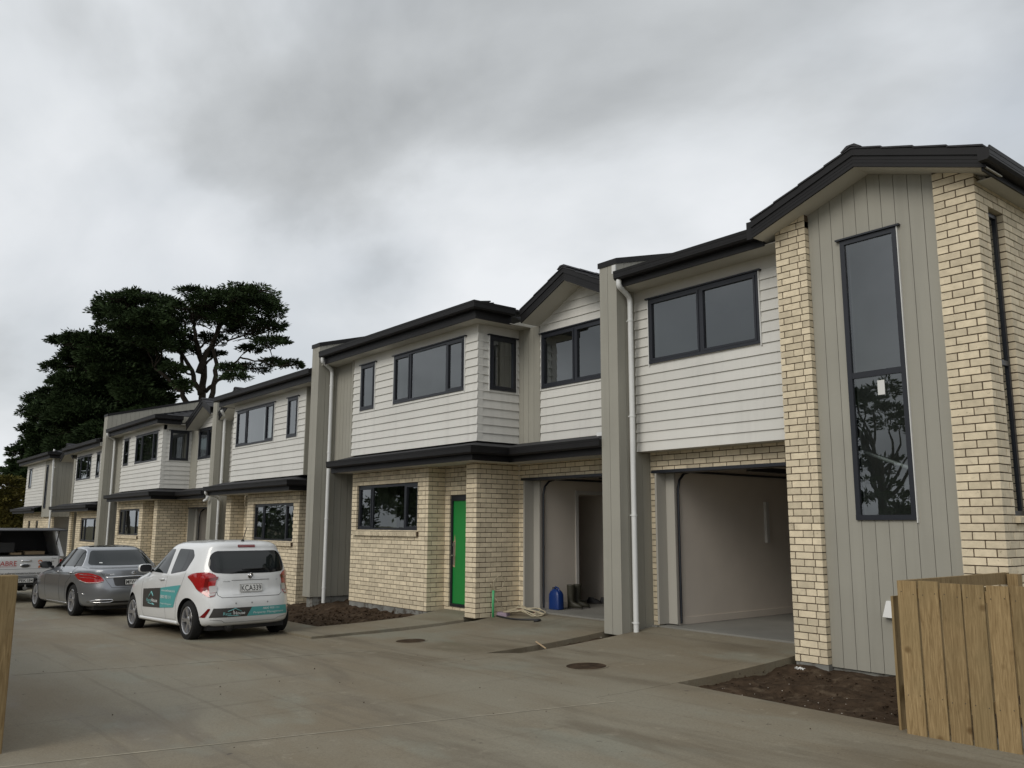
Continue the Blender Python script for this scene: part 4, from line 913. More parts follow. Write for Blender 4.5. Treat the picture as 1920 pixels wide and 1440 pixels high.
# ------------------------------------------------------------------ fences
mat('dark_nail', (0.06, 0.055, 0.05), 0.5, metal=0.6)
def paling_fence(name, label, segs, ztop, posts, rails=True, grp=None, loc=None):
    """segs: list of (x0,y0,x1,y1,outward normal) runs of palings, board on board"""
    t = thing(name, label, 'fence', loc, grp); rn = random.Random(len(label))
    for (x0, y0, x1, y1, nx, ny, w_) in segs:
        L_ = math.hypot(x1-x0, y1-y0); ux, uy = (x1-x0)/L_, (y1-y0)/L_; n = int(round(L_/w_)); p = L_/n
        for i in range(n):
            a, b = i*p+0.008, (i+1)*p-0.008; d = rn.choice((0.0, 0.004, 0.008))
            zt = ztop+rn.uniform(-0.008, 0.008); tl = rn.uniform(-0.004, 0.004); dd = rn.uniform(-0.003, 0.003)+d
            def q(u, dn, zz): return (x0+ux*u+nx*dn, y0+uy*u+ny*dn, zz)
            gz = ground_z(x0+ux*a, y0+uy*a)-0.02
            mb = MB(); mb.hexa([q(a, dd, gz), q(b, dd, gz), q(b, dd+0.02, gz), q(a, dd+0.02, gz), q(a+tl, dd, zt), q(b+tl, dd, zt), q(b+tl, dd+0.02, zt), q(a+tl, dd+0.02, zt)]); po = mb.build('paling', 'fence_timber', t)
            for zn in (0.25, ztop-0.10):
                for un in (a+0.03, b-0.03):
                    nl = MB(); c_ = Vector(q(un, dd+0.0205, zn+rn.uniform(-.01, .01))); nl.lathe([(0.0045, 0), (0.003, 0.0015), (0.0, 0.002)], lambda aa, bb, h: (c_.x+ux*aa+nx*h, c_.y+uy*aa+ny*h, c_.z+bb), 7); nl.build('nail_head', 'dark_nail', po)
        for zr in (0.25, ztop-0.10):
            mb = MB(); mb.hexa([(x0+ux*u-nx*dn, y0+uy*u-ny*dn, zz) for zz in (zr-0.04, zr+0.045) for u, dn in ((0, 0.003), (L_, 0.003), (L_, 0.05), (0, 0.05))]); mb.build('rail', 'fence_timber', t)
    for (x, y, s, zt) in posts:
        mb = MB(); gz = ground_z(x, y); mb.box(x-s/2, x+s/2, y-s/2, y+s/2, gz-0.05, zt); mb.build('post', 'fence_timber', t)
    return t
paling_fence('paling_fence', 'new timber paling fence at the right, beside the brick tower', [(-3.64, 7.08, -1.2, 7.08, 0, -1, 0.172)], 1.16, [(-3.60, 7.15, 0.09, 1.15), (-3.58, 9.28, 0.10, 1.14), (-2.3, 7.15, 0.09, 1.1)], loc=(-2.5, 7.1, -0.06))
_f = bpy.data.objects['paling_fence']
for zz in (0.2, 1.04): mb = MB(); mb.box(-3.69, -3.645, 7.20, 9.33, zz, zz+0.11); mb.build('rail', 'fence_timber', _f)
for i in range(12): mb = MB(); y = 7.13+i*0.183; mb.box(-3.735, -3.715, y, y+0.16, -0.14, 1.02); mb.build('paling', 'fence_timber', _f)
ft_ = thing('boundary_fence', 'thick timber fence post at the left edge of the picture', 'fence', (-7.66, 1.2, -0.1))
mb = MB(); mb.box(-7.735, -7.58, 1.115, 1.27, ground_z(-7.7, 1.2)-0.05, 1.205); o_ = mb.build('post', 'fence_timber', ft_); bv = o_.modifiers.new('b', 'BEVEL'); bv.width = 0.006; bv.segments = 2
for i in range(120):
    x = -7.80-i*0.25; mb = MB(); zt = 1.15+random.uniform(-0.01, 0.01); gz = ground_z(x, 1.2)-0.04; mb.box(x-0.118, x+0.118, 1.14+(i % 2)*0.021, 1.16+(i % 2)*0.021, gz, gz+1.32); mb.build('paling', 'fence_timber', ft_)
for zz in (0.3, 1.0): mb = MB(); mb.hexa([(-38, 1.185, zz-0.75), (-7.74, 1.185, zz-0.05), (-7.74, 1.23, zz-0.05), (-38, 1.23, zz-0.75), (-38, 1.185, zz-0.66), (-7.74, 1.185, zz+0.04), (-7.74, 1.23, zz+0.04), (-38, 1.23, zz-0.66)]); mb.build('rail', 'fence_timber', ft_)

# ------------------------------------------------------------------ small things
mat('blue_plastic', (0.008, 0.032, 0.15), 0.35, 0.5); mat('rubber_green', (0.035, 0.033, 0.022), 0.55, 0.4, var=0.2, vscale=12); mat('pvc_green', (0.07, 0.36, 0.15), 0.4)
mat('cable_white', (0.42, 0.37, 0.26), 0.5); mat('cable_black', (0.02, 0.02, 0.022), 0.5); mat('cable_red', (0.22, 0.03, 0.03), 0.5); mat('parcel', (0.26, 0.20, 0.25), 0.6, var=0.2); mat('shoe', (0.01, 0.01, 0.012), 0.6); mat('shoe_sole', (0.05, 0.045, 0.04), 0.8)
def jerrycan(x, y, z, s=1.0):
    t = thing('jerrycan', 'blue plastic jerrycan standing just inside the garage', 'jerrycan', (x, y, z))
    prof = [(0, .120, .075), (.012, .135, .085), (.05, .135, .085), (.26, .132, .083), (.31, .105, .070), (.345, .06, .05), (.355, .04, .04)]
    mb = MB(); k = 24; vs = []; 
    for h, a, b in prof:
        for j in range(k):
            c, s_ = math.cos(2*math.pi*j/k), math.sin(2*math.pi*j/k); e_ = 0.45
            vs.append((x+a*math.copysign(abs(c)**e_, c), y+b*math.copysign(abs(s_)**e_, s_), z+h))
    n = len(prof); mb.add(vs, [(i*k+j, i*k+(j+1) % k, (i+1)*k+(j+1) % k, (i+1)*k+j) for i in range(n-1) for j in range(k)]+[tuple(range(k-1, -1, -1)), tuple(range((n-1)*k, n*k))]); shade_auto(mb.build('body', 'blue_plastic', t), 40)
    mb = MB(); mb.lathe([(.0, .40), (.028, .398), (.032, .36), (.032, .345)], lambda a, b, h: (x-0.06+a, y+b, z+h-0.015), 16); mb.build('cap', 'black_plastic', t, smooth=True)
    mb = MB(); mb.tube([(x-0.03, y, z+.345), (x-0.01, y, z+.39), (x+0.06, y, z+.37), (x+0.095, y, z+.30), (x+0.09, y, z+.26)], 0.014, 8); mb.build('handle', 'blue_plastic', t, smooth=True)
jerrycan(-11.62, 10.42, 0.122)
def gumboot(x, y, z, ang, lab):
    t = thing('gumboot', lab, 'boot', (x, y, z), 'pair of gumboots')
    M_ = Matrix.Translation((x, y, z)) @ Matrix.Rotation(ang, 4, 'Z')
    rows = [(0.42, 0.0, .075, .072), (0.40, 0, .074, .070), (0.28, 0.0, .070, .064), (0.17, -.005, .060, .054), (0.12, .0, .062, .050), (0.095, .045, .105, .050), (0.06, .075, .140, .052), (0.02, .08, .145, .050)]
    k = 20; mb = MB(); vs = []
    for h, cx, a, b in rows:
        for j in range(k):
            c, s_ = math.cos(2*math.pi*j/k), math.sin(2*math.pi*j/k); vs.append(M_ @ Vector((cx+a*c, b*s_, h)))
    n = len(rows); mb.add(vs, [(i*k+j, i*k+(j+1) % k, (i+1)*k+(j+1) % k, (i+1)*k+j) for i in range(n-1) for j in range(k)]); o = mb.build('upper', 'rubber_green', t, smooth=True); so = o.modifiers.new('s', 'SOLIDIFY'); so.thickness = 0.004
    mb = MB(); vs = []
    for h in (0.0, 0.022):
        for j in range(k):
            c, s_ = math.cos(2*math.pi*j/k), math.sin(2*math.pi*j/k); vs.append(M_ @ Vector((.08+.152*c, .056*s_*(1+.1*c), h)))
    mb.add(vs, [(j, (j+1) % k, k+(j+1) % k, k+j) for j in range(k)]+[tuple(range(k-1, -1, -1)), tuple(range(k, 2*k))]); mb.build('sole', 'shoe_sole', t)
gumboot(-11.56, 10.72, 0.122, R(25), 'dark gumboot right beside the blue jerrycan, the front one'); gumboot(-11.60, 10.92, 0.122, R(38), 'dark gumboot standing partly behind the other gumboot')
def shoe(x, y, z, ang, lab):
    t = thing('work_shoe', lab, 'shoe', (x, y, z), 'dark work shoes'); M_ = Matrix.Translation((x, y, z)) @ Matrix.Rotation(ang, 4, 'Z')
    rows = [(0.018, .0, .140, .048), (0.05, -.005, .132, .046), (0.075, -.03, .10, .042), (0.095, -.055, .062, .036), (0.115, -.065, .048, .030)]
    k = 18; mb = MB(); vs = [M_ @ Vector((cx+a*math.cos(2*math.pi*j/k), b*math.sin(2*math.pi*j/k), h)) for h, cx, a, b in rows for j in range(k)]
    n = len(rows); mb.add(vs, [(i*k+j, i*k+(j+1) % k, (i+1)*k+(j+1) % k, (i+1)*k+j) for i in range(n-1) for j in range(k)]); mb.build('upper', 'shoe', t, smooth=True)
    mb = MB(); vs = [M_ @ Vector((.145*math.cos(2*math.pi*j/k), .051*math.sin(2*math.pi*j/k), h)) for h in (0, .02) for j in range(k)]; mb.add(vs, [(j, (j+1) % k, k+(j+1) % k, k+j) for j in range(k)]+[tuple(range(k-1, -1, -1)), tuple(range(k, 2*k))]); mb.build('sole', 'shoe_sole', t)
shoe(-12.02, 11.75, 0.127, R(35), 'dark shoe lying in the doorway inside the garage, left one'); shoe(-11.88, 11.95, 0.127, R(60), 'dark shoe in the garage doorway, nearer the party wall')

def cable(name, lab, pts_, r_, m, cat='cable', grp=None):
    # smooth through points
    P_ = [Vector(p) for p in pts_]; out = []
    for i in range(len(P_)-1):
        a, b, c, d = P_[max(0, i-1)], P_[i], P_[i+1], P_[min(len(P_)-1, i+2)]
        for k in range(6):
            t = k/6; out.append(0.5*((2*b)+(c-a)*t+(2*a-5*b+4*c-d)*t*t+(3*b-a-3*c+d)*t**3))
    out.append(P_[-1]); mb = MB(); mb.tube(out, r_, 6); return tag(mb.build(name, m, smooth=True), lab, cat, grp)
rn = random.Random(4); pts_ = []
for i in range(46):
    a = i*0.62; rr = 0.24+0.10*math.sin(i*1.3)+rn.uniform(-.06, .06); x, y = -11.72+rr*1.35*math.cos(a)+rn.uniform(-.05, .05), 9.72+rr*0.75*math.sin(a); pts_.append((x, y, ground_z(x, y)+0.012+0.02*(i % 5)+rn.uniform(0, .035)))
cable('cable_coil', 'loose heap of pale cable on the concrete before the open garage', pts_, 0.009, 'cable_white')
cable('hose', 'black hose lying under the pale cable heap', [(x, y, ground_z(x, y)+0.018) for x, y in ((-12.05, 9.42), (-11.8, 9.38), (-11.5, 9.36), (-11.25, 9.42), (-11.05, 9.52), (-10.98, 9.46), (-11.02, 9.38))], 0.016, 'cable_black', 'hose')
cable('red_cable', 'thin dark red cable behind the pale cable heap', [(x, y, ground_z(x, y)+0.02+0.05*math.sin(i)) for i, (x, y) in enumerate(((-12.02, 9.6), (-11.95, 9.75), (-11.85, 9.9), (-11.7, 9.93), (-11.5, 9.88)))], 0.007, 'cable_red')
pc = MB(); _z = ground_z(-12.0, 9.45); pc.hexa([(-12.08, 9.42, _z), (-11.88, 9.50, _z), (-11.92, 9.62, _z), (-12.1, 9.55, _z), (-12.07, 9.44, _z+0.075), (-11.89, 9.50, _z+0.065), (-11.92, 9.60, _z+0.07), (-12.09, 9.54, _z+0.08)]); tag(pc.build('small_packet', 'parcel'), 'small mauve packet on the ground by the brick pier', 'packet')
t = thing('conduit', 'green plastic conduit stub with a loop of pale cable by the brick pier', 'pipe', (-12.08, 9.36, 0.03))
mb = MB(); mb.tube([(-12.08, 9.36, 0.0), (-12.085, 9.36, 0.25), (-12.08, 9.362, 0.47)], 0.022, 12); mb.build('pipe', 'pvc_green', t, smooth=True)
pts_ = [(-12.08, 9.36, 0.40), (-12.08, 9.36, 0.50)] + [(-12.06+0.02*math.sin(a), 9.47+0.12*math.cos(a+math.pi), 0.60+0.115*math.sin(a)) for a in [i*0.45-0.6 for i in range(15)]]
P_ = [Vector(p) for p in pts_]; mb = MB(); mb.tube(P_, 0.007, 6); mb.tube([(-12.08, 9.30, 0.60), (-12.09, 9.34, 0.54), (-12.08, 9.36, 0.47)], 0.007, 6); mb.tube([(-12.07, 9.38, 0.36), (-12.05, 9.46, 0.24), (-12.03, 9.56, 0.14), (-12.03, 9.62, 0.13)], 0.006, 6); mb.build('cable_loop', 'cable_white', t, smooth=True)
cable('white_cable', 'white cable hanging out inside the nearest garage by the brick tower', [(-6.28, 9.98, 0.62), (-6.34, 10.22, 0.42), (-6.42, 10.38, 0.44), (-6.50, 10.47, 0.55), (-6.53, 10.52, 0.74), (-6.54, 10.54, 0.86)], 0.009, 'cable_white')
st = MB(); st.box(-8.708, -8.66, 12.55, 12.63, 1.32, 2.0); tag(st.build('wall_strip', 'plaster_light'), 'pale vertical strip fixed on the wall of the nearest garage', 'strip')
ob = MB(); ob.hexa([(-9.86, 8.62, -0.02), (-9.84, 8.60, -0.02), (-9.70, 8.86, 0.02), (-9.72, 8.88, 0.02), (-9.86, 8.62, 0.0), (-9.84, 8.60, 0.0), (-9.70, 8.86, 0.04), (-9.72, 8.88, 0.04)])
ob = MB(); ob.tube([(-9.52, 8.15, ground_z(-9.5, 8.15)+0.03), (-9.25, 8.1, ground_z(-9.25, 8.1)-0.03)], 0.012, 5); tag(ob.build('timber_offcut', 'wood_bare'), 'short pale timber offcut lying over the narrow soil strip', 'offcut')

# ------------------------------------------------------------------ trees
def frond_crown(clusters, n_per, size, seed, droop=0.2):
    rn = random.Random(seed); vs = []; fs = []
    for (c, rx, ry, rz) in clusters:
        area = (rx*ry+rx*rz*2)/3; n = int(n_per*max(0.5, area)); c = Vector(c)
        subs = []
        for _ in range(max(6, int(n/60))):
            a = rn.uniform(0, 2*math.pi); ph = rn.uniform(-0.55, 1)
            q = math.sqrt(max(0, 1-ph*ph)); rr = rn.uniform(0.55, 1.0)
            subs.append((Vector((rx*q*math.cos(a)*rr, ry*q*math.sin(a)*rr, rz*ph*rr)), rn.uniform(0.28, 0.62)*(0.6+0.4*rx/1.5)))
        for s_, sr in subs:
            out = Vector((s_.x, s_.y, s_.z*1.2+0.25*rz)); out = out.normalized() if out.length > 1e-3 else Vector((0, 0, 1))
            for _ in range(60):
                d = Vector((rn.gauss(0, 1), rn.gauss(0, 1), rn.gauss(0, 0.9))); d = d.normalized()*(rn.random()**0.6)*sr; d.z *= 0.42
                p = c+s_+d; dr = (Vector((out.x, out.y, out.z*0.3))*0.8+d.normalized()*0.8+Vector((0, 0, rn.uniform(-droop, 0.45)))).normalized()
                l_ = size*rn.uniform(0.6, 1.3); wd = dr.cross(Vector((rn.gauss(0, 1), rn.gauss(0, 1), rn.gauss(0, 1))))
                if wd.length < 1e-3: continue
                wd = wd.normalized()*l_*0.17; k = len(vs); m_ = p+dr*l_*0.45
                vs += [p, m_+wd, p+dr*l_, m_-wd]; fs.append((k, k+1, k+2, k+3))
    me = bpy.data.meshes.new('crown'); me.from_pydata([tuple(v) for v in vs], [], fs); return me
def limb(mb, a, b, r0, r1, rn, wig=0.12, n=7, k=7):
    a, b = Vector(a), Vector(b); L_ = (b-a).length; pts_ = []
    off = Vector((rn.uniform(-1, 1), rn.uniform(-1, 1), rn.uniform(-0.3, 1)))*L_*wig
    for i in range(n+1):
        t = i/n; pts_.append(a.lerp(b, t)+off*math.sin(t*math.pi)+Vector((rn.gauss(0, 1), rn.gauss(0, 1), rn.gauss(0, 1)))*L_*0.015*(0 < i < n))
    mb.tube(pts_, r0, k, True, lambda t: r0+(r1-r0)*t); return pts_
def view_point(px, py, depth, off=0.0):
    """a point of the real landscape seen in that direction at that depth (metres along the view axis)"""
    return CAM + (_fw + _r2*((px-960)/1599.4) - _u2*((py-720)/1599.4))*depth
def macrocarpa(name, label, depth, base_px, base_y, cl, seed, m, npm, size, trunks, dead=0, grp='trees behind the terrace', dspread=0.8):
    rn = random.Random(seed); s = depth/1599.4; loc = view_point(base_px, base_y, depth); loc.z = -1.3
    t = thing(name, label, 'tree', loc, grp); clusters = []
    for (px, py, rx, rz) in cl:
        d = depth+rn.uniform(-1, 1)*dspread*(3.0+rx*s); c = view_point(px, py, d); clusters.append((c, rx*s*d/depth, max(0.8, rx*s*rn.uniform(0.7, 1.1)), rz*s*d/depth))
    o = obj('crown', frond_crown(clusters, npm, size, seed), m, t); tag(o, kind='stuff')
    mb = MB(); forks = []
    for (bx, by, tx, ty, r0, r1) in trunks:
        a = view_point(bx, by, depth+rn.uniform(-0.5, 0.5)); b = view_point(tx, ty, depth+rn.uniform(-1.5, 1.5)); a2 = Vector((a.x, a.y, -1.3))
        if r0 > 0.3: limb(mb, a2, a, r0*1.25, r0, rn, 0.02, 5, 10)
        pts_ = limb(mb, a, b, r0, r1, rn, 0.06, 9, 9); forks += [(p, r0+(r1-r0)*i/9) for i, p in enumerate(pts_) if i > 2]
    for c, rx, ry, rz in clusters:
        cand = sorted(forks, key=lambda q: (q[0]-c).length+max(0, q[0].z-c.z)*2.5)[:3]
        if cand:
            q = cand[rn.randrange(min(2, len(cand)))]; b = c+Vector((rn.uniform(-.4, .4)*rx, 0, -0.2*rz)); pts_ = limb(mb, q[0], b, min(q[1]*0.5, 0.16), 0.045, rn, 0.10)
            for _ in range(4):
                p = pts_[rn.randrange(3, 8)]; e_ = c+Vector((rn.uniform(-1, 1)*rx, rn.uniform(-1, 1)*ry, rn.uniform(-.8, .6)*rz)); limb(mb, p, e_, 0.045, 0.015, rn, 0.12, 5, 5)
    for _ in range(dead):
        q = forks[rn.randrange(len(forks))]; e_ = q[0]+Vector((rn.uniform(-3, 3), rn.uniform(-1.5, 1.5), rn.uniform(-0.6, 1.6))); pts_ = limb(mb, q[0], e_, 0.07, 0.018, rn, 0.15, 6, 5)
        for _k in range(3): p = pts_[rn.randrange(2, 6)]; limb(mb, p, p+Vector((rn.uniform(-1, 1), rn.uniform(-1, 1), rn.uniform(-.3, .7))), 0.025, 0.01, rn, 0.1, 4, 4)
    mb.build('trunk', 'trunk', t, smooth=True, fix=False); return t
C1 = [(215, 575, 34, 12), (265, 620, 40, 16), (240, 590, 40, 14), (285, 635, 36, 14), (315, 600, 30, 14), (380, 565, 34, 10), (430, 560, 38, 10), (500, 565, 34, 10), (455, 620, 34, 9), (210, 595, 30, 12), (360, 548, 20, 9), (395, 556, 38, 11), (450, 546, 42, 10), (488, 546, 28, 9), (420, 575, 48, 12), (480, 575, 48, 12), (518, 588, 22, 10), (505, 612, 34, 9), (522, 640, 20, 7), (468, 606, 46, 10), (415, 600, 40, 12), (500, 640, 36, 7), (548, 684, 16, 7), (515, 678, 22, 5), (478, 690, 30, 6), (440, 706, 28, 9), (400, 636, 32, 8), (365, 600, 32, 14), (430, 688, 22, 5), (468, 655, 22, 5), (345, 575, 22, 10), (408, 665, 20, 5),
      (205, 562, 28, 10), (250, 556, 34, 11), (290, 565, 38, 11), (322, 575, 28, 12), (186, 582, 20, 10), (225, 590, 44, 15), (275, 600, 46, 18), (318, 620, 36, 16), (205, 615, 28, 13), (258, 635, 42, 16), (300, 650, 36, 14), (345, 630, 22, 12), (230, 560, 30, 9), (330, 690, 26, 8), (350, 655, 18, 6), (270, 575, 40, 12), (240, 610, 40, 14), (295, 590, 36, 14), (330, 650, 26, 10), (300, 620, 34, 14), (385, 585, 34, 10), (445, 590, 36, 9), (460, 560, 40, 10), (345, 722, 22, 8)]
macrocarpa('macrocarpa_tree', 'tall old conifer with flat layered crown and bare limbs above the terrace roofs', 60, 378, 800, C1, 11, 'foliage', 1700, 0.25,
    [(378, 800, 368, 640, 0.286, 0.177), (368, 640, 352, 575, 0.150, 0.054), (372, 700, 425, 590, 0.231, 0.082), (376, 740, 320, 640, 0.204, 0.082), (320, 640, 250, 590, 0.109, 0.048), (355, 760, 290, 690, 0.204, 0.095), (425, 590, 480, 570, 0.082, 0.034), (385, 735, 450, 670, 0.150, 0.054), (450, 670, 530, 690, 0.068, 0.027), (392, 760, 398, 640, 0.204, 0.109), (398, 640, 440, 560, 0.136, 0.048), (425, 640, 505, 625, 0.068, 0.027), (336, 690, 345, 600, 0.136, 0.068)], dead=16)
C2 = [(100, 690, 20, 14), (145, 660, 34, 18), (185, 670, 40, 20), (150, 720, 44, 22), (190, 760, 50, 24), (230, 745, 50, 24), (130, 780, 40, 22), (170, 770, 46, 22), (215, 700, 44, 20), (260, 745, 44, 20), (95, 740, 22, 16), (165, 815, 46, 22), (210, 815, 50, 22), (225, 665, 36, 16), (255, 690, 36, 16), (150, 640, 34, 16), (192, 646, 42, 20), (132, 676, 28, 18), (172, 690, 48, 24), (232, 680, 44, 22), (212, 730, 56, 26), (270, 715, 46, 22), (300, 750, 36, 16), (318, 728, 32, 10), (160, 748, 54, 24), (118, 716, 24, 16), (250, 770, 60, 24), (122, 756, 32, 20), (200, 790, 60, 24), (150, 800, 50, 24), (285, 775, 40, 18), (235, 650, 36, 16), (115, 640, 14, 8), (280, 680, 36, 16), (262, 655, 36, 16), (300, 700, 36, 16), (245, 720, 40, 18), (110, 795, 30, 18), (180, 830, 50, 22), (130, 840, 44, 22), (240, 820, 40, 20), (215, 640, 30, 14)]
macrocarpa('macrocarpa_tree', 'broad dense dark conifer filling the gap left of the layered crown', 64, 190, 860, C2, 12, 'foliage', 3000, 0.27, [(190, 860, 195, 640, 0.7, 0.2), (195, 740, 140, 660, 0.3, 0.1), (195, 720, 270, 690, 0.3, 0.1)], dead=4)
C3 = [(75, 775, 26, 16), (95, 760, 24, 14), (70, 825, 30, 18), (85, 850, 34, 18), (55, 870, 30, 14), (35, 850, 18, 12), (100, 800, 30, 20), (15, 900, 26, 14), (60, 900, 34, 18), (40, 885, 26, 12), (70, 750, 22, 14), (54, 772, 16, 12), (88, 786, 28, 16), (62, 806, 22, 12), (50, 838, 18, 12), (92, 832, 28, 18), (112, 815, 34, 22), (32, 868, 20, 7), (70, 868, 30, 13), (112, 858, 36, 18), (48, 896, 30, 12), (100, 895, 40, 16), (82, 760, 14, 8), (14, 882, 10, 5), (75, 930, 36, 20), (30, 925, 30, 18)]
macrocarpa('macrocarpa_tree', 'lower dark conifer stepping down at the far left', 70, 85, 920, C3, 13, 'foliage', 2800, 0.27, [(85, 920, 88, 780, 0.5, 0.12)], dead=2)
C4 = [(14, 905, 20, 13), (34, 925, 22, 14), (8, 940, 24, 18), (30, 955, 26, 18), (10, 975, 26, 18), (40, 985, 24, 18), (-12, 930, 24, 20), (-10, 970, 26, 20), (25, 1000, 34, 20), (-30, 1000, 40, 24)]
macrocarpa('broadleaf_tree', 'small yellowing broadleaf tree at the left edge behind the ute', 57, 15, 990, C4, 14, 'foliage_yellow', 3600, 0.24, [(15, 990, 20, 910, 0.2, 0.06)])
C6 = [(60, 960, 30, 20), (90, 985, 34, 22), (40, 1005, 40, 20), (-40, 985, 40, 26), (-90, 980, 50, 30), (120, 1000, 40, 20), (75, 930, 24, 16), (-140, 975, 60, 34), (10, 1010, 50, 20)]
macrocarpa('dense_shrub', 'dark dense shrubbery low behind the far end of the driveway', 66, 40, 1000, C6, 15, 'foliage', 2600, 0.30, [(40, 1000, 45, 950, 0.2, 0.06)])
C5 = [(150, 905, 40, 12), (95, 930, 30, 18)]
hc = []; rn = random.Random(77)
for i in range(64): x = -9-i*0.85; hc.append((Vector((x, -2.6+rn.uniform(-.5, .5), rn.uniform(0.6, 2.2))), 0.9, 0.8, 0.8))
hdg = thing('reflection_hedge', 'overgrown dark hedge added beyond the boundary fence, seen only mirrored in ground floor windows', 'hedge', (-36, -2.6, -0.5)); hdg_c = obj('foliage', frond_crown(hc, 420, 0.26, 78), 'foliage_mid', hdg); tag(hdg_c, kind='stuff')  # invented hedge, out of view, added to darken reflections in the lower panes
# invented trees behind the viewer, added only to show as window reflections
def plain_tree(x, y, h, r_, seed, m, label, dens=260):
    rn = random.Random(seed); t = thing('reflection_tree', label, 'tree', (x, y, -0.5), 'trees added for window reflections'); cl = []
    for _ in range(16):
        a = rn.uniform(0, 6.28); q = rn.random()**0.5; cl.append((Vector((x+r_*q*math.cos(a), y+r_*q*math.sin(a), h*rn.uniform(0.42, 1.0)-0.5)), r_*0.42, r_*0.42, r_*0.30))
    tag(obj('crown', frond_crown(cl, dens, 0.5 if dens > 200 else 0.3, seed), m, t), kind='stuff'); mb = MB(); limb(mb, (x, y, -0.6), (x, y, h*0.55), 0.3, 0.15, rn, 0.03, 6, 8)
    for c, *_ in cl: limb(mb, (x, y, h*rn.uniform(0.25, 0.5)), c, 0.10, 0.03, rn)
    mb.build('trunk', 'trunk', t, smooth=True, fix=False)
plain_tree(-95, -10, 15.0, 6.0, 31, 'foliage_mid', 'leafy tree added beyond the boundary fence, mirrored in the farther bay window')
plain_tree(-46, -12, 6.0, 3.4, 32, 'foliage', 'low dark tree added beyond the boundary fence, mirrored beside the green door')
plain_tree(-21.6, -22, 8.6, 2.6, 33, 'foliage_mid', 'leafy tree added behind the viewer, mirrored in the tower window', 120)
plain_tree(-118, -14, 14.0, 6.0, 34, 'foliage', 'tall dark tree added beyond the boundary fence, mirrored in the far windows')
# ------------------------------------------------------------------ vehicles
def catmull(rows, sub):
    out = []; n = len(rows)
    for i in range(n-1):
        a, b, c, d = rows[max(0, i-1)], rows[i], rows[i+1], rows[min(n-1, i+2)]
        for k in range(sub):
            t = k/sub; out.append([0.5*((2*b[j])+(c[j]-a[j])*t+(2*a[j]-5*b[j]+4*c[j]-d[j])*t*t+(3*b[j]-a[j]-3*c[j]+d[j])*t**3) for j in range(len(b))])
    out.append(list(rows[-1])); return out
def ring_body(rows, sub=5, k=96):
    """rows: (x_rear,z_rear,half_width,z_side,x_front,z_front,n_rear,n_front); rings round the car, bottom to roof"""
    R_ = catmull(rows, sub); mb = MB(); vs = []
    for xr, zr, w_, zs, xf, zf, nr, nf in R_:
        xm, a = (xr+xf)/2, (xf-xr)/2
        for j in range(k):
            th = 2*math.pi*j/k; c, s_ = math.cos(th), math.sin(th); n_ = nf if c > 0 else nr
            # even spacing round the corner
            x = xm+a*math.copysign(abs(c)**(2/n_), c); y = w_*math.copysign(abs(s_)**(2/n_), s_)
            t = (x-xm)/a if a > 1e-6 else 0; f_ = abs(t)**2.2; z_ = zs*(1-f_)+(zf if t > 0 else zr)*f_
            vs.append((x, y, z_))
    m_ = len(R_); mb.add(vs, [(i*k+j, i*k+(j+1) % k, (i+1)*k+(j+1) % k, (i+1)*k+j) for i in range(m_-1) for j in range(k)]+[tuple(range(k-1, -1, -1)), tuple(range((m_-1)*k, m_*k))]); return mb
def rounded(poly, r_=0.03, n=5):
    out = []; m_ = len(poly)
    for i in range(m_):
        p = Vector(poly[i][:2]); a = Vector(poly[i-1][:2]); b = Vector(poly[(i+1) % m_][:2]); rr = poly[i][2] if len(poly[i]) > 2 else r_
        d = min(rr, (a-p).length*0.48, (b-p).length*0.48)
        if d < 1e-4: out.append(tuple(p)); continue
        s0, s1 = p+(a-p).normalized()*d, p+(b-p).normalized()*d
        for k in range(n+1): t = k/n; out.append(tuple(s0*(1-t)**2+p*2*t*(1-t)+s1*t*t))
    return out
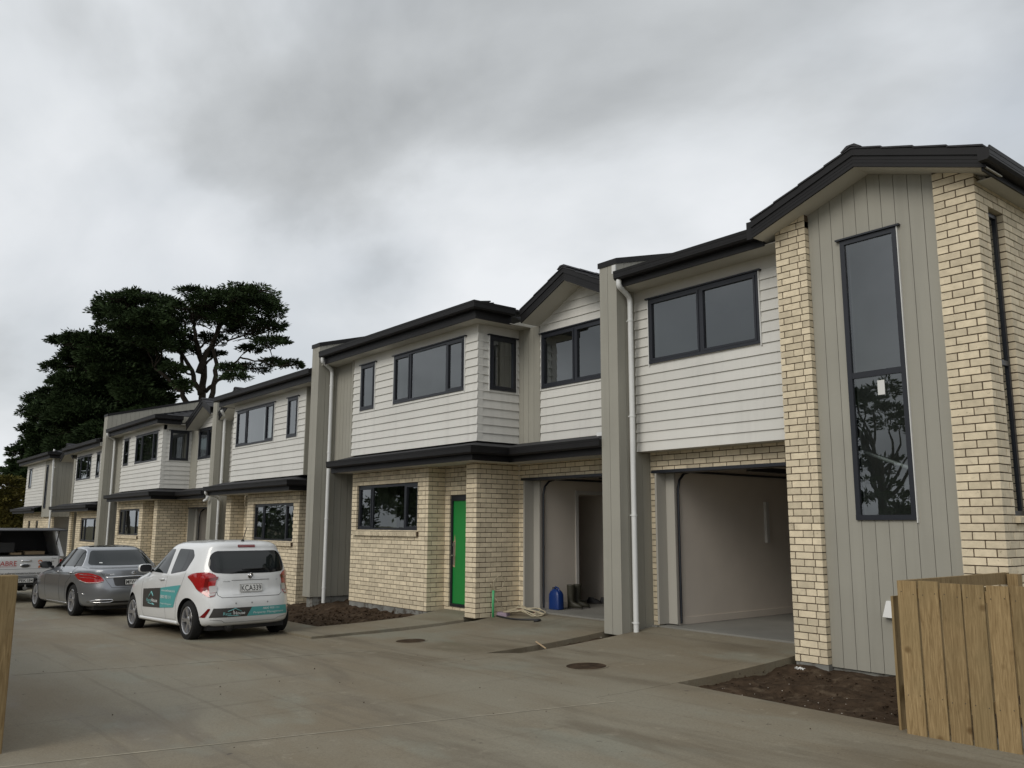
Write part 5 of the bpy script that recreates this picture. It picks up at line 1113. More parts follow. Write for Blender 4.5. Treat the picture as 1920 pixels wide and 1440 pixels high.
class Car:
    def __init__(s, name, label, origin, heading, pitch=0.0, cat='car'):
        s.root = thing(name, label, cat, origin); s.root.rotation_euler = (0, pitch, heading); ROOTLOC.pop(s.root.name); s.mats = {}
    def part(s, name, mb, m, parent=None, **k): return mb.build(name, m, parent or s.root, **k)
    def body(s, mb, m, arches, name='body'):
        me = mb.mesh('body', True, True); bo = bpy.data.objects.new('tmp_body', me); COL.objects.link(bo); me.materials.append(MATS[m]); me.materials.append(MATS['black_plastic'])
        cuts = []
        for (x, z_, r_, w_) in arches:
            for sg in (-1, 1):
                c = MB(); k = 40; y0, y1 = sorted((sg*(w_-0.27), sg*(w_+0.25)))
                vs = [(x+r_*math.cos(2*math.pi*j/k), y, z_+r_*math.sin(2*math.pi*j/k)) for y in (y0, y1) for j in range(k)]
                c.add(vs, [(j, (j+1) % k, k+(j+1) % k, k+j) for j in range(k)]+[tuple(range(k-1, -1, -1)), tuple(range(k, 2*k))])
                cm = c.mesh('cut'); cm.materials.append(MATS[m]); cm.materials.append(MATS['black_plastic'])
                for p in cm.polygons: p.material_index = 1
                co = bpy.data.objects.new('cut', cm); COL.objects.link(co); cuts.append(co)
                md = bo.modifiers.new('b', 'BOOLEAN'); md.operation = 'DIFFERENCE'; md.object = co; md.solver = 'EXACT'
        dg = bpy.context.evaluated_depsgraph_get(); dg.update(); ev = bo.evaluated_get(dg); nm = bpy.data.meshes.new_from_object(ev); s.full = BVHTree.FromPolygons(mb.v, mb.f)
        for o in cuts+[bo]: bpy.data.objects.remove(o)
        nm.name = 'body'; o = bpy.data.objects.new(name, nm); COL.objects.link(o); o.parent = s.root; shade_auto(o, 42); s.bodyo = o; return o
    def hit(s, a, b, axis, off):
        """project drawing coordinates on the body: rear (y,z), left/right (x,z), top (x,y)"""
        if axis == 'rear': o, d = Vector((-2, a, b)), Vector((1, 0, 0))
        elif axis == 'left': o, d = Vector((a, 3, b)), Vector((0, -1, 0))
        elif axis == 'right': o, d = Vector((a, -3, b)), Vector((0, 1, 0))
        elif axis == 'top': o, d = Vector((a, b, 4)), Vector((0, 0, -1))
        loc, nor, _, _ = s.full.ray_cast(o, d)
        if loc is None: return None
        if nor.dot(d) > 0: nor = -nor
        return loc+nor*off
    def decal(s, name, outline, axis, m, off=0.004, parent=None, cell=0.06, thick=0.012, smooth=True):
        bm = bmesh.new(); bm.faces.new([bm.verts.new((a, b, 0)) for a, b in outline])
        for ax in (0, 1):
            lo, hi = min(p[ax] for p in outline), max(p[ax] for p in outline); k = math.floor(lo/cell)+1
            while k*cell < hi:
                co = [0, 0, 0]; co[ax] = k*cell; no = [0, 0, 0]; no[ax] = 1; bmesh.ops.bisect_plane(bm, geom=bm.verts[:]+bm.edges[:]+bm.faces[:], plane_co=co, plane_no=no); k += 1
        bad = []
        for v in bm.verts:
            p = s.hit(v.co.x, v.co.y, axis, off)
            if p is None: bad.append(v)
            else: v.co = p
        if bad: bmesh.ops.delete(bm, geom=bad, context='VERTS')
        if thick:
            be = [e_ for e_ in bm.edges if e_.is_boundary]; r_ = bmesh.ops.extrude_edge_only(bm, edges=be); dirv = {'rear': Vector((1, 0, 0)), 'left': Vector((0, -1, 0)), 'right': Vector((0, 1, 0)), 'top': Vector((0, 0, -1))}[axis]
            for g in r_['geom']:
                if isinstance(g, bmesh.types.BMVert): g.co += dirv*thick
        bmesh.ops.recalc_face_normals(bm, faces=bm.faces[:])
        me = bpy.data.meshes.new(name); bm.to_mesh(me); bm.free(); o = obj(name, me, m, parent or s.root); shade_auto(o, 40)
        return o
    def line(s, name, pts_, axis, m, r_=0.006, off=0.0, parent=None, closed=False):
        P_ = []
        for (a, b), (c, d) in zip(pts_, pts_[1:]):
            n = max(1, int(math.hypot(c-a, d-b)/0.05))
            for i in range(n): q = s.hit(a+(c-a)*i/n, b+(d-b)*i/n, axis, off); P_ += [q] if q else []
        q = s.hit(*pts_[-1], axis, off); P_ += [q] if q else []
        mb = MB(); mb.tube(P_, r_, 6); return mb.build(name, m, parent or s.root, smooth=True)
    def text(s, name, body, cx, cz, h, axis, m, off=0.008, parent=None, width=None, mirror=False, flat=None, italic=0.0, bold=0.0):
        cu = bpy.data.curves.new('t', 'FONT'); cu.body = body; cu.size = 1.0; cu.align_x = 'CENTER'; cu.align_y = 'CENTER'; cu.offset = bold; cu.shear = italic
        to = bpy.data.objects.new('t', cu); COL.objects.link(to); dg = bpy.context.evaluated_depsgraph_get(); me = bpy.data.meshes.new_from_object(to.evaluated_get(dg)); bpy.data.objects.remove(to)
        xs = [v.co.x for v in me.vertices]; ys = [v.co.y for v in me.vertices]; w0, h0 = max(xs)-min(xs), max(ys)-min(ys); xm, ym = (max(xs)+min(xs))/2, (max(ys)+min(ys))/2
        sy = h/h0; sx = (width/w0) if width else sy
        for v in me.vertices:
            a = (v.co.x-xm)*sx; b = (v.co.y-ym)*sy
            if axis == 'rear': a = -a                      # car's left is the viewer's left
            if axis == 'left': a = -a                       # front of the car is the viewer's left
            if flat: v.co = flat(cx+a, cz+b)
            else:
                p = s.hit(cx+a, cz+b, axis, off); v.co = p if p else (0, 0, 0)
        me.name = name; return obj(name, me, m, parent or s.root)
    def wheel(s, x, y, z_, r_, w_, spokes, sg, rimcol='rim', two=True):
        def fn(a, b, h): return (x+a, y+sg*h, z_+b)
        ri = r_*0.70; mb = MB()
        mb.lathe([(ri, -w_/2+.01), (ri+.012, -w_/2), (r_-.02, -w_/2+.008), (r_, -w_/2+.035), (r_, w_/2-.035), (r_-.02, w_/2-.008), (ri+.012, w_/2), (ri, w_/2-.012)], fn, 48)
        t = mb.build('wheel', 'tyre', s.root); shade_auto(t, 40)
        mb = MB(); mb.lathe([(ri, w_/2-.012), (ri-.008, w_/2-.006), (ri-.018, w_/2-.012), (ri-.022, w_/2-.06), (ri-.03, -w_/2+.02)], fn, 48)
        ro = mb.build('rim', rimcol, t); shade_auto(ro, 40)
        mb = MB(); mb.lathe([(ri-.03, w_/2-.09), (.02, w_/2-.085), (.0, w_/2-.085)], fn, 32); mb.build('brake_disc', 'dark_metal', t)
        sp = MB()
        for i in range(spokes):
            for dlt in ((-0.11, 0.11) if two else (0,)):
                a = 2*math.pi*i/spokes; a1 = a+dlt*1.0; a0 = a+dlt*0.55
                hw = 0.016 if two else 0.028
                def q(rad, ang, side_, h): return fn(rad*math.cos(ang)-side_*math.sin(ang), rad*math.sin(ang)+side_*math.cos(ang), h)
                sp.hexa([q(.045, a0, -hw*1.1, w_/2-.055), q(ri-.012, a1, -hw, w_/2-.045), q(ri-.012, a1, hw, w_/2-.045), q(.045, a0, hw*1.1, w_/2-.055), q(.045, a0, -hw*.9, w_/2-.028), q(ri-.012, a1, -hw*.7, w_/2-.014), q(ri-.012, a1, hw*.7, w_/2-.014), q(.045, a0, hw*.9, w_/2-.028)])
        sp.lathe([(.062, w_/2-.06), (.062, w_/2-.03), (.045, w_/2-.022), (.0, w_/2-.022)], fn, 20); sp.build('spokes', rimcol, t); return t
def carpaint(name, col, metal=0.0, rough=0.32):
    return mat(name, col, rough, 0.5, metal, var=0.03, vscale=1.5, coat=1.0)
carpaint('paint_white', (0.66, 0.67, 0.67)); carpaint('paint_grey', (0.22, 0.232, 0.25), 0.6, 0.30); carpaint('paint_white_ute', (0.62, 0.625, 0.62))
mat('rim', (0.55, 0.55, 0.56), 0.3, 0.5, metal=0.85); mat('dark_metal', (0.06, 0.06, 0.06), 0.5, 0.4, metal=0.6)
mat('lamp_red', (0.33, 0.012, 0.014), 0.08, 0.6, coat=1.0); mat('lamp_dark_red', (0.16, 0.006, 0.008), 0.1, 0.6, coat=1.0); mat('lamp_clear', (0.42, 0.40, 0.39), 0.12, 0.6, coat=1.0); mat('gloss_black', (0.008, 0.009, 0.010), 0.07, 0.45)
mat('tint_glass', (0.010, 0.013, 0.013), 0.03, 0.45); mat('seam', (0.05, 0.05, 0.05), 0.7); mat('seam_soft', (0.25, 0.25, 0.25), 0.6); mat('sticker_teal', (0.085, 0.34, 0.34), 0.35, 0.5); mat('sticker_dark', (0.045, 0.042, 0.040), 0.4, 0.5); mat('ink_white', (0.72, 0.74, 0.73), 0.4); mat('ink_teal', (0.20, 0.50, 0.50), 0.4); mat('ink_black', (0.012, 0.012, 0.012), 0.5); mat('plate_white', (0.62, 0.62, 0.60), 0.4); mat('ink_red', (0.45, 0.035, 0.025), 0.4); mat('ink_orange', (0.50, 0.16, 0.06), 0.4); mat('seat', (0.02, 0.02, 0.022), 0.8)

def number_plate(C, txt, y, z_, w_, h, x, tilt=0.0, light=False):
    """flat plate facing the rear, tilted"""
    def fl(a, b): return Vector((x+(b-z_)*math.tan(tilt)-0.0085, a, b))
    def fb(a, b, d): return (x+(b-z_)*math.tan(tilt)-d, a, b)
    def rect(w2, h2): return [(-w2+y, z_-h2), (-w2+y, z_+h2), (w2+y, z_+h2), (w2+y, z_-h2)]
    mb = MB(); mb.prism(rect(w_/2, h/2), fb, -0.004, 0.003); o = C.part('number_plate', mb, 'plate_white' if light else 'ink_black')
    if light:
        mb = MB(); mb.prism(rect(w_/2-.008, h/2-.008), fb, 0.0032, 0.005); mb.build('plate_field', 'ink_black', o); 
        mb = MB(); mb.prism(rect(w_/2-.014, h/2-.014), fb, 0.0052, 0.0065); mb.build('plate_face', 'plate_white', o)
    else:
        mb = MB(); mb.prism(rect(w_/2-.012, h/2-.012), fb, 0.0032, 0.006); mb.build('plate_face', 'plate_white', o)
    C.text('plate_lettering', txt, y, z_, h*0.62, 'rear', 'ink_black', parent=o, width=w_*0.86, flat=fl, bold=0.008)
    return o

# ---- white hatchback
def hatchback():
    a = R(-3.0); hd = math.pi-a; hx, hy = math.cos(hd), math.sin(hd); left = (-hy, hx)
    ax = (-13.90, 5.50)                 # rear axle centre
    org = (ax[0]-hx*0.56, ax[1]-hy*0.56, -0.185)
    C = Car('hatchback_car', 'small white hatchback with teal and black property signs, parked nearest', org, hd, pitch=R(1.3)); C.root.scale = (1.05, 1.05, 1.05)
    rows = [(.20, .20, .60, .17, 3.40, .17, 5, 4), (.09, .225, .72, .19, 3.50, .19, 6, 4), (.03, .29, .765, .25, 3.57, .27, 6, 4), (.005, .40, .790, .40, 3.59, .42, 5.5, 4.4), (0.0, .53, .797, .56, 3.585, .56, 5, 4.2), (.03, .645, .797, .68, 3.55, .66, 5, 4.0), (.075, .74, .793, .78, 3.46, .76, 5, 3.8), (.085, .86, .782, .87, 3.22, .86, 5, 3.6), (.10, .96, .768, .94, 2.86, .95, 5, 3.5), (.135, 1.06, .742, 1.02, 2.52, 1.03, 5, 4), (.20, 1.20, .685, 1.16, 2.24, 1.18, 5.5, 4.5), (.265, 1.32, .63, 1.29, 2.02, 1.32, 6, 4.5), (.285, 1.385, .585, 1.375, 1.90, 1.395, 6, 4.5), (.33, 1.425, .53, 1.425, 1.80, 1.435, 5, 4), (.50, 1.455, .42, 1.455, 1.68, 1.46, 4, 4), (.80, 1.473, .25, 1.475, 1.48, 1.475, 3, 3), (1.05, 1.477, .05, 1.478, 1.25, 1.478, 2, 2)]
    C.body(ring_body(rows, 5, 120), 'paint_white', [(.56, .295, .325, .797), (2.945, .295, .325, .797)])
    for (x, zz) in ((.56, .29), (2.945, .29)):
        for sg in (-1, 1): C.wheel(x, sg*(.683 if x < 1 else .672), zz, .29, .165, 5, sg)
    # glass
    rw = rounded([(-.565, .985, .10), (-.605, 1.09, .06), (-.55, 1.25, .05), (-.48, 1.30, .10), (.48, 1.30, .10), (.55, 1.25, .05), (.605, 1.09, .06), (.565, .985, .10), (.35, .965, .3), (-.35, .965, .3)], .06)
    rear = C.decal('rear_window', rw, 'rear', 'gloss_black', 0.004, cell=0.022); rear['label'] = 'dark rear window with wiper'
    rg = rounded([(-.50, 1.035, .12), (-.53, 1.15, .08), (-.46, 1.262, .10), (.46, 1.262, .10), (.53, 1.15, .08), (.50, 1.035, .12)], .08)
    C.decal('pane', rg, 'rear', 'tint_glass', 0.006, rear, thick=0, cell=0.03)
    C.line('wiper', [(.12, 1.02), (-.22, 1.03)], 'rear', 'black_plastic', .009, .012, rear)
    C.decal('high_brake_lamp', rounded([(-.14, 1.352), (-.14, 1.39), (.14, 1.39), (.14, 1.352)], .015), 'rear', 'lamp_dark_red', 0.006)
    for sg, axn in ((1, 'left'), (-1, 'right')):
        f = C.decal('front_side_window', rounded([(1.42, .955), (1.50, 1.335, .05), (1.86, 1.33, .18), (2.32, 1.06, .12), (2.40, .985, .03)], .03), axn, 'tint_glass', 0.003)
        C.decal('rear_side_window', rounded([(.72, 1.01, .04), (.62, 1.22, .05), (.78, 1.325, .06), (1.33, 1.34, .04), (1.27, .955)], .03), axn, 'gloss_black', 0.003)
        C.decal('rear_side_pane', rounded([(.88, 1.01, .04), (.86, 1.20, .05), (.92, 1.31, .05), (1.30, 1.32, .03), (1.25, .975)], .03), axn, 'tint_glass', 0.0045)
        # tail lamp wraps the corner: drawn from the rear
        y = lambda v: sg*v
        pts_ = [(.525, .83, .02), (.505, .945, .05), (.61, .995, .03), (.72, .985, .03), (.757, .93, .04), (.70, .72, .04), (.62, .63, .03), (.535, .655, .03)]
        pl = rounded([(y(p), q, r_) for p, q, r_ in pts_], .03); lamp = C.decal('tail_lamp', pl, 'rear', 'lamp_red', 0.012, thick=0.03, cell=0.04)
        C.decal('reverse_lens', rounded([(y(.515), .70), (y(.505), .80), (y(.60), .795), (y(.60), .69)], .015), 'rear', 'lamp_clear', 0.015, lamp, thick=0)
        C.decal('reverse_lens', rounded([(y(.545), .660), (y(.53), .692), (y(.61), .685), (y(.61), .645)], .01), 'rear', 'lamp_clear', 0.015, lamp, thick=0)
        C.decal('lamp_band', rounded([(y(.62), .70), (y(.61), .86), (y(.50), .885), (y(.487), .93), (y(.64), .90), (y(.66), .72)], .01), 'rear', 'lamp_dark_red', 0.0145, lamp, thick=0)
        C.decal('reflector', rounded([(y(.655), .345), (y(.60), .47), (y(.625), .475), (y(.70), .35)], .01), 'rear', 'lamp_dark_red', 0.006)
        # doors
        C.line('door_seam', [(2.42, .98), (2.42, .66), (2.38, .36), (2.33, .27)], axn, 'seam_soft', .0035, 0.0)
        C.line('door_seam', [(1.37, .95), (1.37, .60), (1.36, .27)], axn, 'seam_soft', .0035, 0.0)
        C.line('door_seam', [(.70, 1.0), (.78, .80), (.92, .60), (.96, .30)], axn, 'seam_soft', .0035, 0.0)
        C.line('door_seam', [(2.33, .27), (.96, .285)], axn, 'seam_soft', .0035, 0.0)
        C.line('door_handle', [(1.62, .86), (1.46, .87)], axn, 'paint_white', .016, 0.014)
        C.line('side_sill', [(2.55, .235), (.93, .235)], axn, 'paint_white', .030, -0.004)
        # mirror
        mb = MB(); c = Vector((2.20, sg*.845, 1.03)); vs = []
        for i, (xx, ss) in enumerate(((-.055, .92), (-.045, 1.0), (.0, 1.0), (.05, .82), (.085, .35))):
            for j in range(20): th = 2*math.pi*j/20; cc, sn = math.cos(th), math.sin(th); vs.append((c.x+xx+.03*cc*0, c.y+sg*.0+.105*ss*math.copysign(abs(cc)**.6, cc), c.z+.068*ss*math.copysign(abs(sn)**.7, sn)))
        mb.add(vs, [(i*20+j, i*20+(j+1) % 20, (i+1)*20+(j+1) % 20, (i+1)*20+j) for i in range(4) for j in range(20)]+[tuple(range(20)), tuple(range(80, 100))]); mo = C.part('mirror', mb, 'paint_white', smooth=True); shade_auto(mo, 50)
        mb = MB(); vs = [(c.x-.058, c.y+.094*math.copysign(abs(math.cos(t))**.6, math.cos(t)), c.z+.060*math.copysign(abs(math.sin(t))**.7, math.sin(t))) for t in [2*math.pi*j/20 for j in range(20)]]; mb.add(vs, [tuple(range(20))]); mb.build('mirror_glass', 'black_plastic', mo)
        mb = MB(); mb.tube([(2.22, sg*.70, .98), (2.21, sg*.78, 1.0)], .03, 8); mb.build('mirror_arm', 'black_plastic', mo)
    # tailgate
    C.line('tailgate_seam', [(.565, .985), (.535, .82), (.505, .66), (.45, .625), (-.45, .625), (-.505, .66), (-.535, .82), (-.565, .985)], 'rear', 'seam', .004, 0.0)
    C.decal('plate_recess', rounded([(-.30, .66, .03), (-.285, .855, .02), (.285, .855, .02), (.30, .66, .03)], .03), 'rear', 'paint_white', 0.003, thick=0.004)
    C.line('tailgate_crease', [(-.30, .868), (.30, .868)], 'rear', 'seam_soft', .007, -0.001)
    x0, x1 = C.hit(0, .685, 'rear', 0).x, C.hit(0, .82, 'rear', 0).x
    number_plate(C, 'KCA339', 0, .752, .365, .130, (x0+x1)/2-.014, math.atan2(x1-x0, .135), light=True)
    # round badge
    bp = C.hit(0, .925, 'rear', 0.004); mb = MB(); fn = lambda a_, b_, h: (bp.x-h, bp.y+a_, bp.z+b_)
    mb.lathe([(.044, 0), (.046, .006), (.040, .009), (.036, .006)], fn, 28); bo = C.part('round_badge', mb, 'chrome', smooth=True)
    mb = MB(); mb.lathe([(.036, .005), (.001, .006)], fn, 28); mb.build('badge_field', 'dark_metal', bo)
    mb = MB(); mb.tube([fn(-.018, -.02, .009), fn(.004, -.014, .009), fn(.016, .004, .009), fn(.006, .022, .009), fn(-.014, .016, .009), fn(-.008, .002, .009), fn(.010, .0, .009)], .0055, 6); mb.build('badge_figure', 'chrome', bo)
    C.text('model_badge', 'HOLDEN', .37, .855, .016, 'rear', 'dark_metal', width=.10, italic=0.2); C.text('model_badge', 'LT', -.43, .86, .018, 'rear', 'dark_metal')
    # bumper signs
    sg1 = C.decal('bumper_sign', [(.615, .345), (.565, .475), (.0, .475), (.07, .345)], 'rear', 'sticker_dark', 0.005, thick=0.002)
    sg2 = C.decal('bumper_sign', [(.068, .345), (-.002, .475), (-.585, .475), (-.62, .345)], 'rear', 'sticker_teal', 0.005, thick=0.002)
    C.text('sign_lettering', 'Rent', .375, .395, .044, 'rear', 'ink_teal', 0.008, sg1, width=.12); C.text('sign_lettering', 'House', .19, .398, .044, 'rear', 'ink_white', 0.008, sg1, width=.17, bold=0.01)
    C.line('sign_roof_mark', [(.37, .425), (.26, .463), (.16, .42)], 'rear', 'ink_teal', .0045, .007, sg1); C.line('sign_roof_mark', [(.285, .375), (.285, .44)], 'rear', 'ink_white', .003, .007, sg1); C.line('sign_swoosh', [(.37, .366), (.25, .362), (.17, .357), (.25, .370)], 'rear', 'ink_teal', .0035, .007, sg1)
    C.text('sign_lettering', '0800 900 111', -.31, .444, .030, 'rear', 'ink_white', 0.008, sg2, width=.27); C.text('sign_lettering', 'Property Management', -.28, .385, .040, 'rear', 'ink_white', 0.008, sg2, width=.50)
    # door signs
    for axn, rev in (('left', 1), ('right', -1)):
        d1 = C.decal('door_sign', [(2.33, .415), (2.33, .70), (1.57, .735), (1.57, .43)], axn, 'sticker_dark', 0.005, thick=0.002)
        d2 = C.decal('door_sign', [(1.568, .43), (1.568, .735), (.80, .80), (.95, .60), (1.02, .46)], axn, 'sticker_teal', 0.005, thick=0.002)
        if axn == 'left':
            C.text('sign_lettering', 'Rent', 2.04, .53, .055, axn, 'ink_teal', 0.009, d1, width=.20); C.text('sign_lettering', 'House', 1.80, .535, .055, axn, 'ink_white', 0.009, d1, width=.26, bold=.01)
            C.line('sign_roof_mark', [(2.06, .58), (1.94, .665), (1.86, .60)], axn, 'ink_teal', .008, .008, d1); C.line('sign_swoosh', [(2.08, .485), (1.92, .475), (1.80, .465), (1.90, .490)], axn, 'ink_teal', .005, .008, d1)
            C.text('sign_lettering', 'www.renthouse.co.nz', 1.24, .705, .040, axn, 'ink_white', 0.009, d2, width=.54); C.text('sign_lettering', '0800 900 111', 1.33, .605, .050, axn, 'ink_white', 0.009, d2, width=.42); C.text('sign_lettering', 'Property Management', 1.30, .50, .030, axn, 'ink_white', 0.009, d2, width=.45)
    # bumper lower lip and underbody
    C.line('bumper_crease', [(.60, .315), (.45, .30), (.40, .265), (-.40, .265), (-.45, .30), (-.60, .315)], 'rear', 'seam_soft', .006, -0.002)
    for yy in (-.25, 0.0, .25): C.decal('parking_sensor', [(yy+.013*math.cos(t), .535+.013*math.sin(t)) for t in [i*math.pi/5 for i in range(10)]], 'rear', 'seam_soft', 0.002, thick=0)
    mb = MB(); mb.box(.15, 3.3, -.60, .60, .155, .23); C.part('underbody', mb, 'black_plastic'); mb = MB(); mb.tube([(.12, .28, .20), (.55, .28, .20)], .075, 12); C.part('exhaust_box', mb, 'dark_metal', smooth=True); mb = MB(); mb.tube([(.56, -.62, .28), (.56, .62, .28)], .04, 8); C.part('axle', mb, 'black_plastic')
    p = C.hit(.42, 0.0, 'top', 0); mb = MB(); mb.tube([p+Vector((0, 0, -.005)), p+Vector((-.01, 0, .03))], .028, 10, True, lambda t: .03-.016*t); mb.tube([p+Vector((-.01, 0, .02)), p+Vector((-.13, 0, .21))], .006, 6); C.part('antenna', mb, 'black_plastic')
hatchback()

# ---- grey sedan
def sedan():
    a = R(-3.6); hd = math.pi-a; hx, hy = math.cos(hd), math.sin(hd)
    ax = (-19.95, 5.21); org = (ax[0]-hx*1.07, ax[1]-hy*1.07, -0.285)
    C = Car('sedan_car', 'metallic grey sedan parked between the white hatchback and the ute', org, hd, pitch=R(0.9))
    rows = [(.30, .22, .66, .18, 4.40, .18, 5, 4), (.14, .24, .80, .20, 4.55, .20, 5, 4), (.05, .32, .865, .28, 4.64, .28, 4.5, 4.4), (.01, .44, .893, .42, 4.675, .42, 4.2, 4.2), (0.0, .56, .905, .58, 4.68, .56, 4.0, 4.1), (.02, .68, .905, .70, 4.62, .66, 3.9, 4.0), (.05, .80, .900, .80, 4.50, .73, 3.9, 3.9), (.06, .91, .885, .88, 4.10, .82, 3.9, 3.6), (.10, .965, .862, .93, 3.60, .90, 3.8, 3.4), (.34, .985, .838, .97, 3.22, .95, 3.8, 3.8), (.62, 1.01, .800, 1.03, 3.02, 1.02, 4, 4), (.92, 1.16, .715, 1.16, 2.72, 1.18, 4.5, 4.2), (1.22, 1.32, .625, 1.31, 2.42, 1.33, 4.5, 4.2), (1.40, 1.385, .56, 1.385, 2.22, 1.40, 4.5, 4), (1.55, 1.412, .46, 1.42, 2.08, 1.425, 4, 4), (1.70, 1.432, .26, 1.436, 1.95, 1.436, 3, 3), (1.78, 1.437, .05, 1.438, 1.86, 1.438, 2, 2)]
    C.body(ring_body(rows, 5, 120), 'paint_grey', [(1.07, .33, .365, .90), (3.91, .33, .365, .90)])
    for (x, zz) in ((1.07, .325), (3.91, .325)):
        for sg in (-1, 1): C.wheel(x, sg*(.775 if x < 2 else .755), zz, .325, .20, 5, sg)
    C.decal('rear_window', rounded([(-.66, 1.045, .06), (-.60, 1.16, .05), (-.50, 1.335, .07), (.50, 1.335, .07), (.60, 1.16, .05), (.66, 1.045, .06), (.3, 1.025, .3), (-.3, 1.025, .3)], .06), 'rear', 'tint_glass', 0.003)
    C.decal('glass_roof', [(1.5, -.45), (1.5, .45), (2.15, .45), (2.15, -.45)], 'top', 'gloss_black', 0.002)
    for sg, axn in ((1, 'left'), (-1, 'right')):
        fr = C.decal('side_window_surround', rounded([(.93, 1.0, .05), (1.10, 1.17, .10), (1.36, 1.352, .12), (1.75, 1.39, .2), (2.20, 1.365, .2), (2.70, 1.15, .15), (3.02, .965, .03)], .05), axn, 'chrome', 0.002)
        C.decal('side_window', rounded([(.955, 1.01, .05), (1.12, 1.17, .10), (1.37, 1.338, .12), (1.75, 1.376, .2), (2.19, 1.352, .2), (2.68, 1.145, .15), (2.98, .978, .03)], .05), axn, 'tint_glass', 0.005, fr)
        C.line('window_pillar', [(1.98, .985), (1.93, 1.37)], axn, 'gloss_black', .028, 0.0, fr); C.line('window_pillar', [(1.24, 1.0), (1.36, 1.32)], axn, 'gloss_black', .016, 0.0, fr)
        y = lambda v: sg*v
        lamp = C.decal('tail_lamp', rounded([(y(.54), .735, .04), (y(.60), .825, .05), (y(.74), .890, .05), (y(.835), .892, .04), (y(.868), .86, .04), (y(.845), .74, .04), (y(.78), .685, .05), (y(.62), .69, .05)], .04), 'rear', 'lamp_red', 0.008, thick=0.03, cell=0.05)
        C.line('lamp_strip', [(y(.62), .79), (y(.72), .845), (y(.82), .85)], 'rear', 'lamp_dark_red', .008, .008, lamp); C.line('lamp_strip', [(y(.63), .755), (y(.74), .79), (y(.84), .80)], 'rear', 'lamp_dark_red', .006, .008, lamp); C.line('lamp_edge', [(y(.56), .722), (y(.64), .700), (y(.78), .695), (y(.84), .74)], 'rear', 'lamp_clear', .008, .007, lamp)
        C.line('exhaust_trim', [(y(.76), .325), (y(.66), .362), (y(.40), .366), (y(.36), .345), (y(.42), .318), (y(.66), .312), (y(.76), .325)], 'rear', 'chrome', .010, 0.004)
        C.decal('exhaust_mouth', rounded([(y(.72), .33), (y(.64), .352), (y(.42), .356), (y(.40), .342), (y(.44), .325), (y(.64), .322)], .01), 'rear', 'black_plastic', 0.003)
        C.line('door_seam', [(3.0, .95), (3.02, .66), (2.96, .32)], axn, 'seam', .004, 0.0); C.line('door_seam', [(1.95, .97), (1.93, .60), (1.90, .30)], axn, 'seam', .004, 0.0); C.line('door_seam', [(1.05, .99), (1.22, .80), (1.46, .66), (1.52, .34)], axn, 'seam', .004, 0.0)
        for xx in (2.2, 1.30): C.line('door_handle', [(xx, .87), (xx-.17, .885)], axn, 'chrome', .013, 0.016)
        C.line('side_crease', [(3.6, .80), (2.4, .83), (1.2, .845), (.5, .86)], axn, 'paint_grey', .010, -.003); C.line('sill_trim', [(3.5, .255), (1.5, .255)], axn, 'chrome', .008, .001)
        C.line('bumper_reflector', [(y(.80), .47), (y(.885), .52)], 'rear', 'chrome', .007, 0.003)
        c = Vector((2.78, sg*.97, 1.02)); mb = MB(); vs = []
        for xx, ss in ((-.06, .92), (-.05, 1.0), (.0, 1.0), (.06, .8), (.10, .3)):
            for j in range(20): th = 2*math.pi*j/20; cc, sn = math.cos(th), math.sin(th); vs.append((c.x+xx, c.y+.12*ss*math.copysign(abs(cc)**.6, cc), c.z+.075*ss*math.copysign(abs(sn)**.7, sn)))
        mb.add(vs, [(i*20+j, i*20+(j+1) % 20, (i+1)*20+(j+1) % 20, (i+1)*20+j) for i in range(4) for j in range(20)]+[tuple(range(20)), tuple(range(80, 100))]); mo = C.part('mirror', mb, 'gloss_black'); shade_auto(mo, 50)
        mb = MB(); mb.tube([(2.80, sg*.80, .96), (2.79, sg*.90, .99)], .03, 8); mb.build('mirror_arm', 'black_plastic', mo)
    C.line('boot_trim', [(.52, .80), (0, .815), (-.52, .80)], 'rear', 'chrome', .015, 0.004)
    C.line('boot_seam', [(.66, .965), (.60, .90), (.50, .72), (.42, .60), (-.42, .60), (-.50, .72), (-.60, .90), (-.66, .965)], 'rear', 'seam', .004, 0.0)
    C.decal('plate_recess', rounded([(-.36, .63, .04), (-.40, .79, .03), (.40, .79, .03), (.36, .63, .04)], .03), 'rear', 'dark_metal', 0.002, thick=0)
    px = C.hit(0, .71, 'rear', 0).x; number_plate(C, 'MFW178', 0, .705, .365, .125, px-.02, R(2))
    C.text('model_badge', 'C200', .46, .862, .024, 'rear', 'chrome', 0.01, width=.16, bold=.02); bp = C.hit(0, .875, 'rear', 0.004); fn = lambda a_, b_, h: (bp.x-h, bp.y+a_, bp.z+b_); mb = MB(); mb.lathe([(.040, 0), (.043, .008), (.036, .010), (.034, .004)], fn, 28)
    for k in range(3): t = math.pi/2+k*2*math.pi/3; mb.tube([fn(0, 0, .008), fn(.037*math.cos(t), .037*math.sin(t), .008)], .006, 6, True, lambda t_: .007-.005*t_)
    C.part('star_badge', mb, 'chrome')
    C.decal('rear_diffuser', rounded([(-.62, .245), (-.66, .33), (.66, .33), (.62, .245)], .02), 'rear', 'black_plastic', 0.002); C.decal('window_sticker', [(.40, 1.07), (.40, 1.085), (.46, 1.085), (.46, 1.07)], 'rear', 'ink_white', 0.006, thick=0)
    mb = MB(); mb.box(.3, 4.4, -.66, .66, .16, .25); C.part('underbody', mb, 'black_plastic')
sedan()

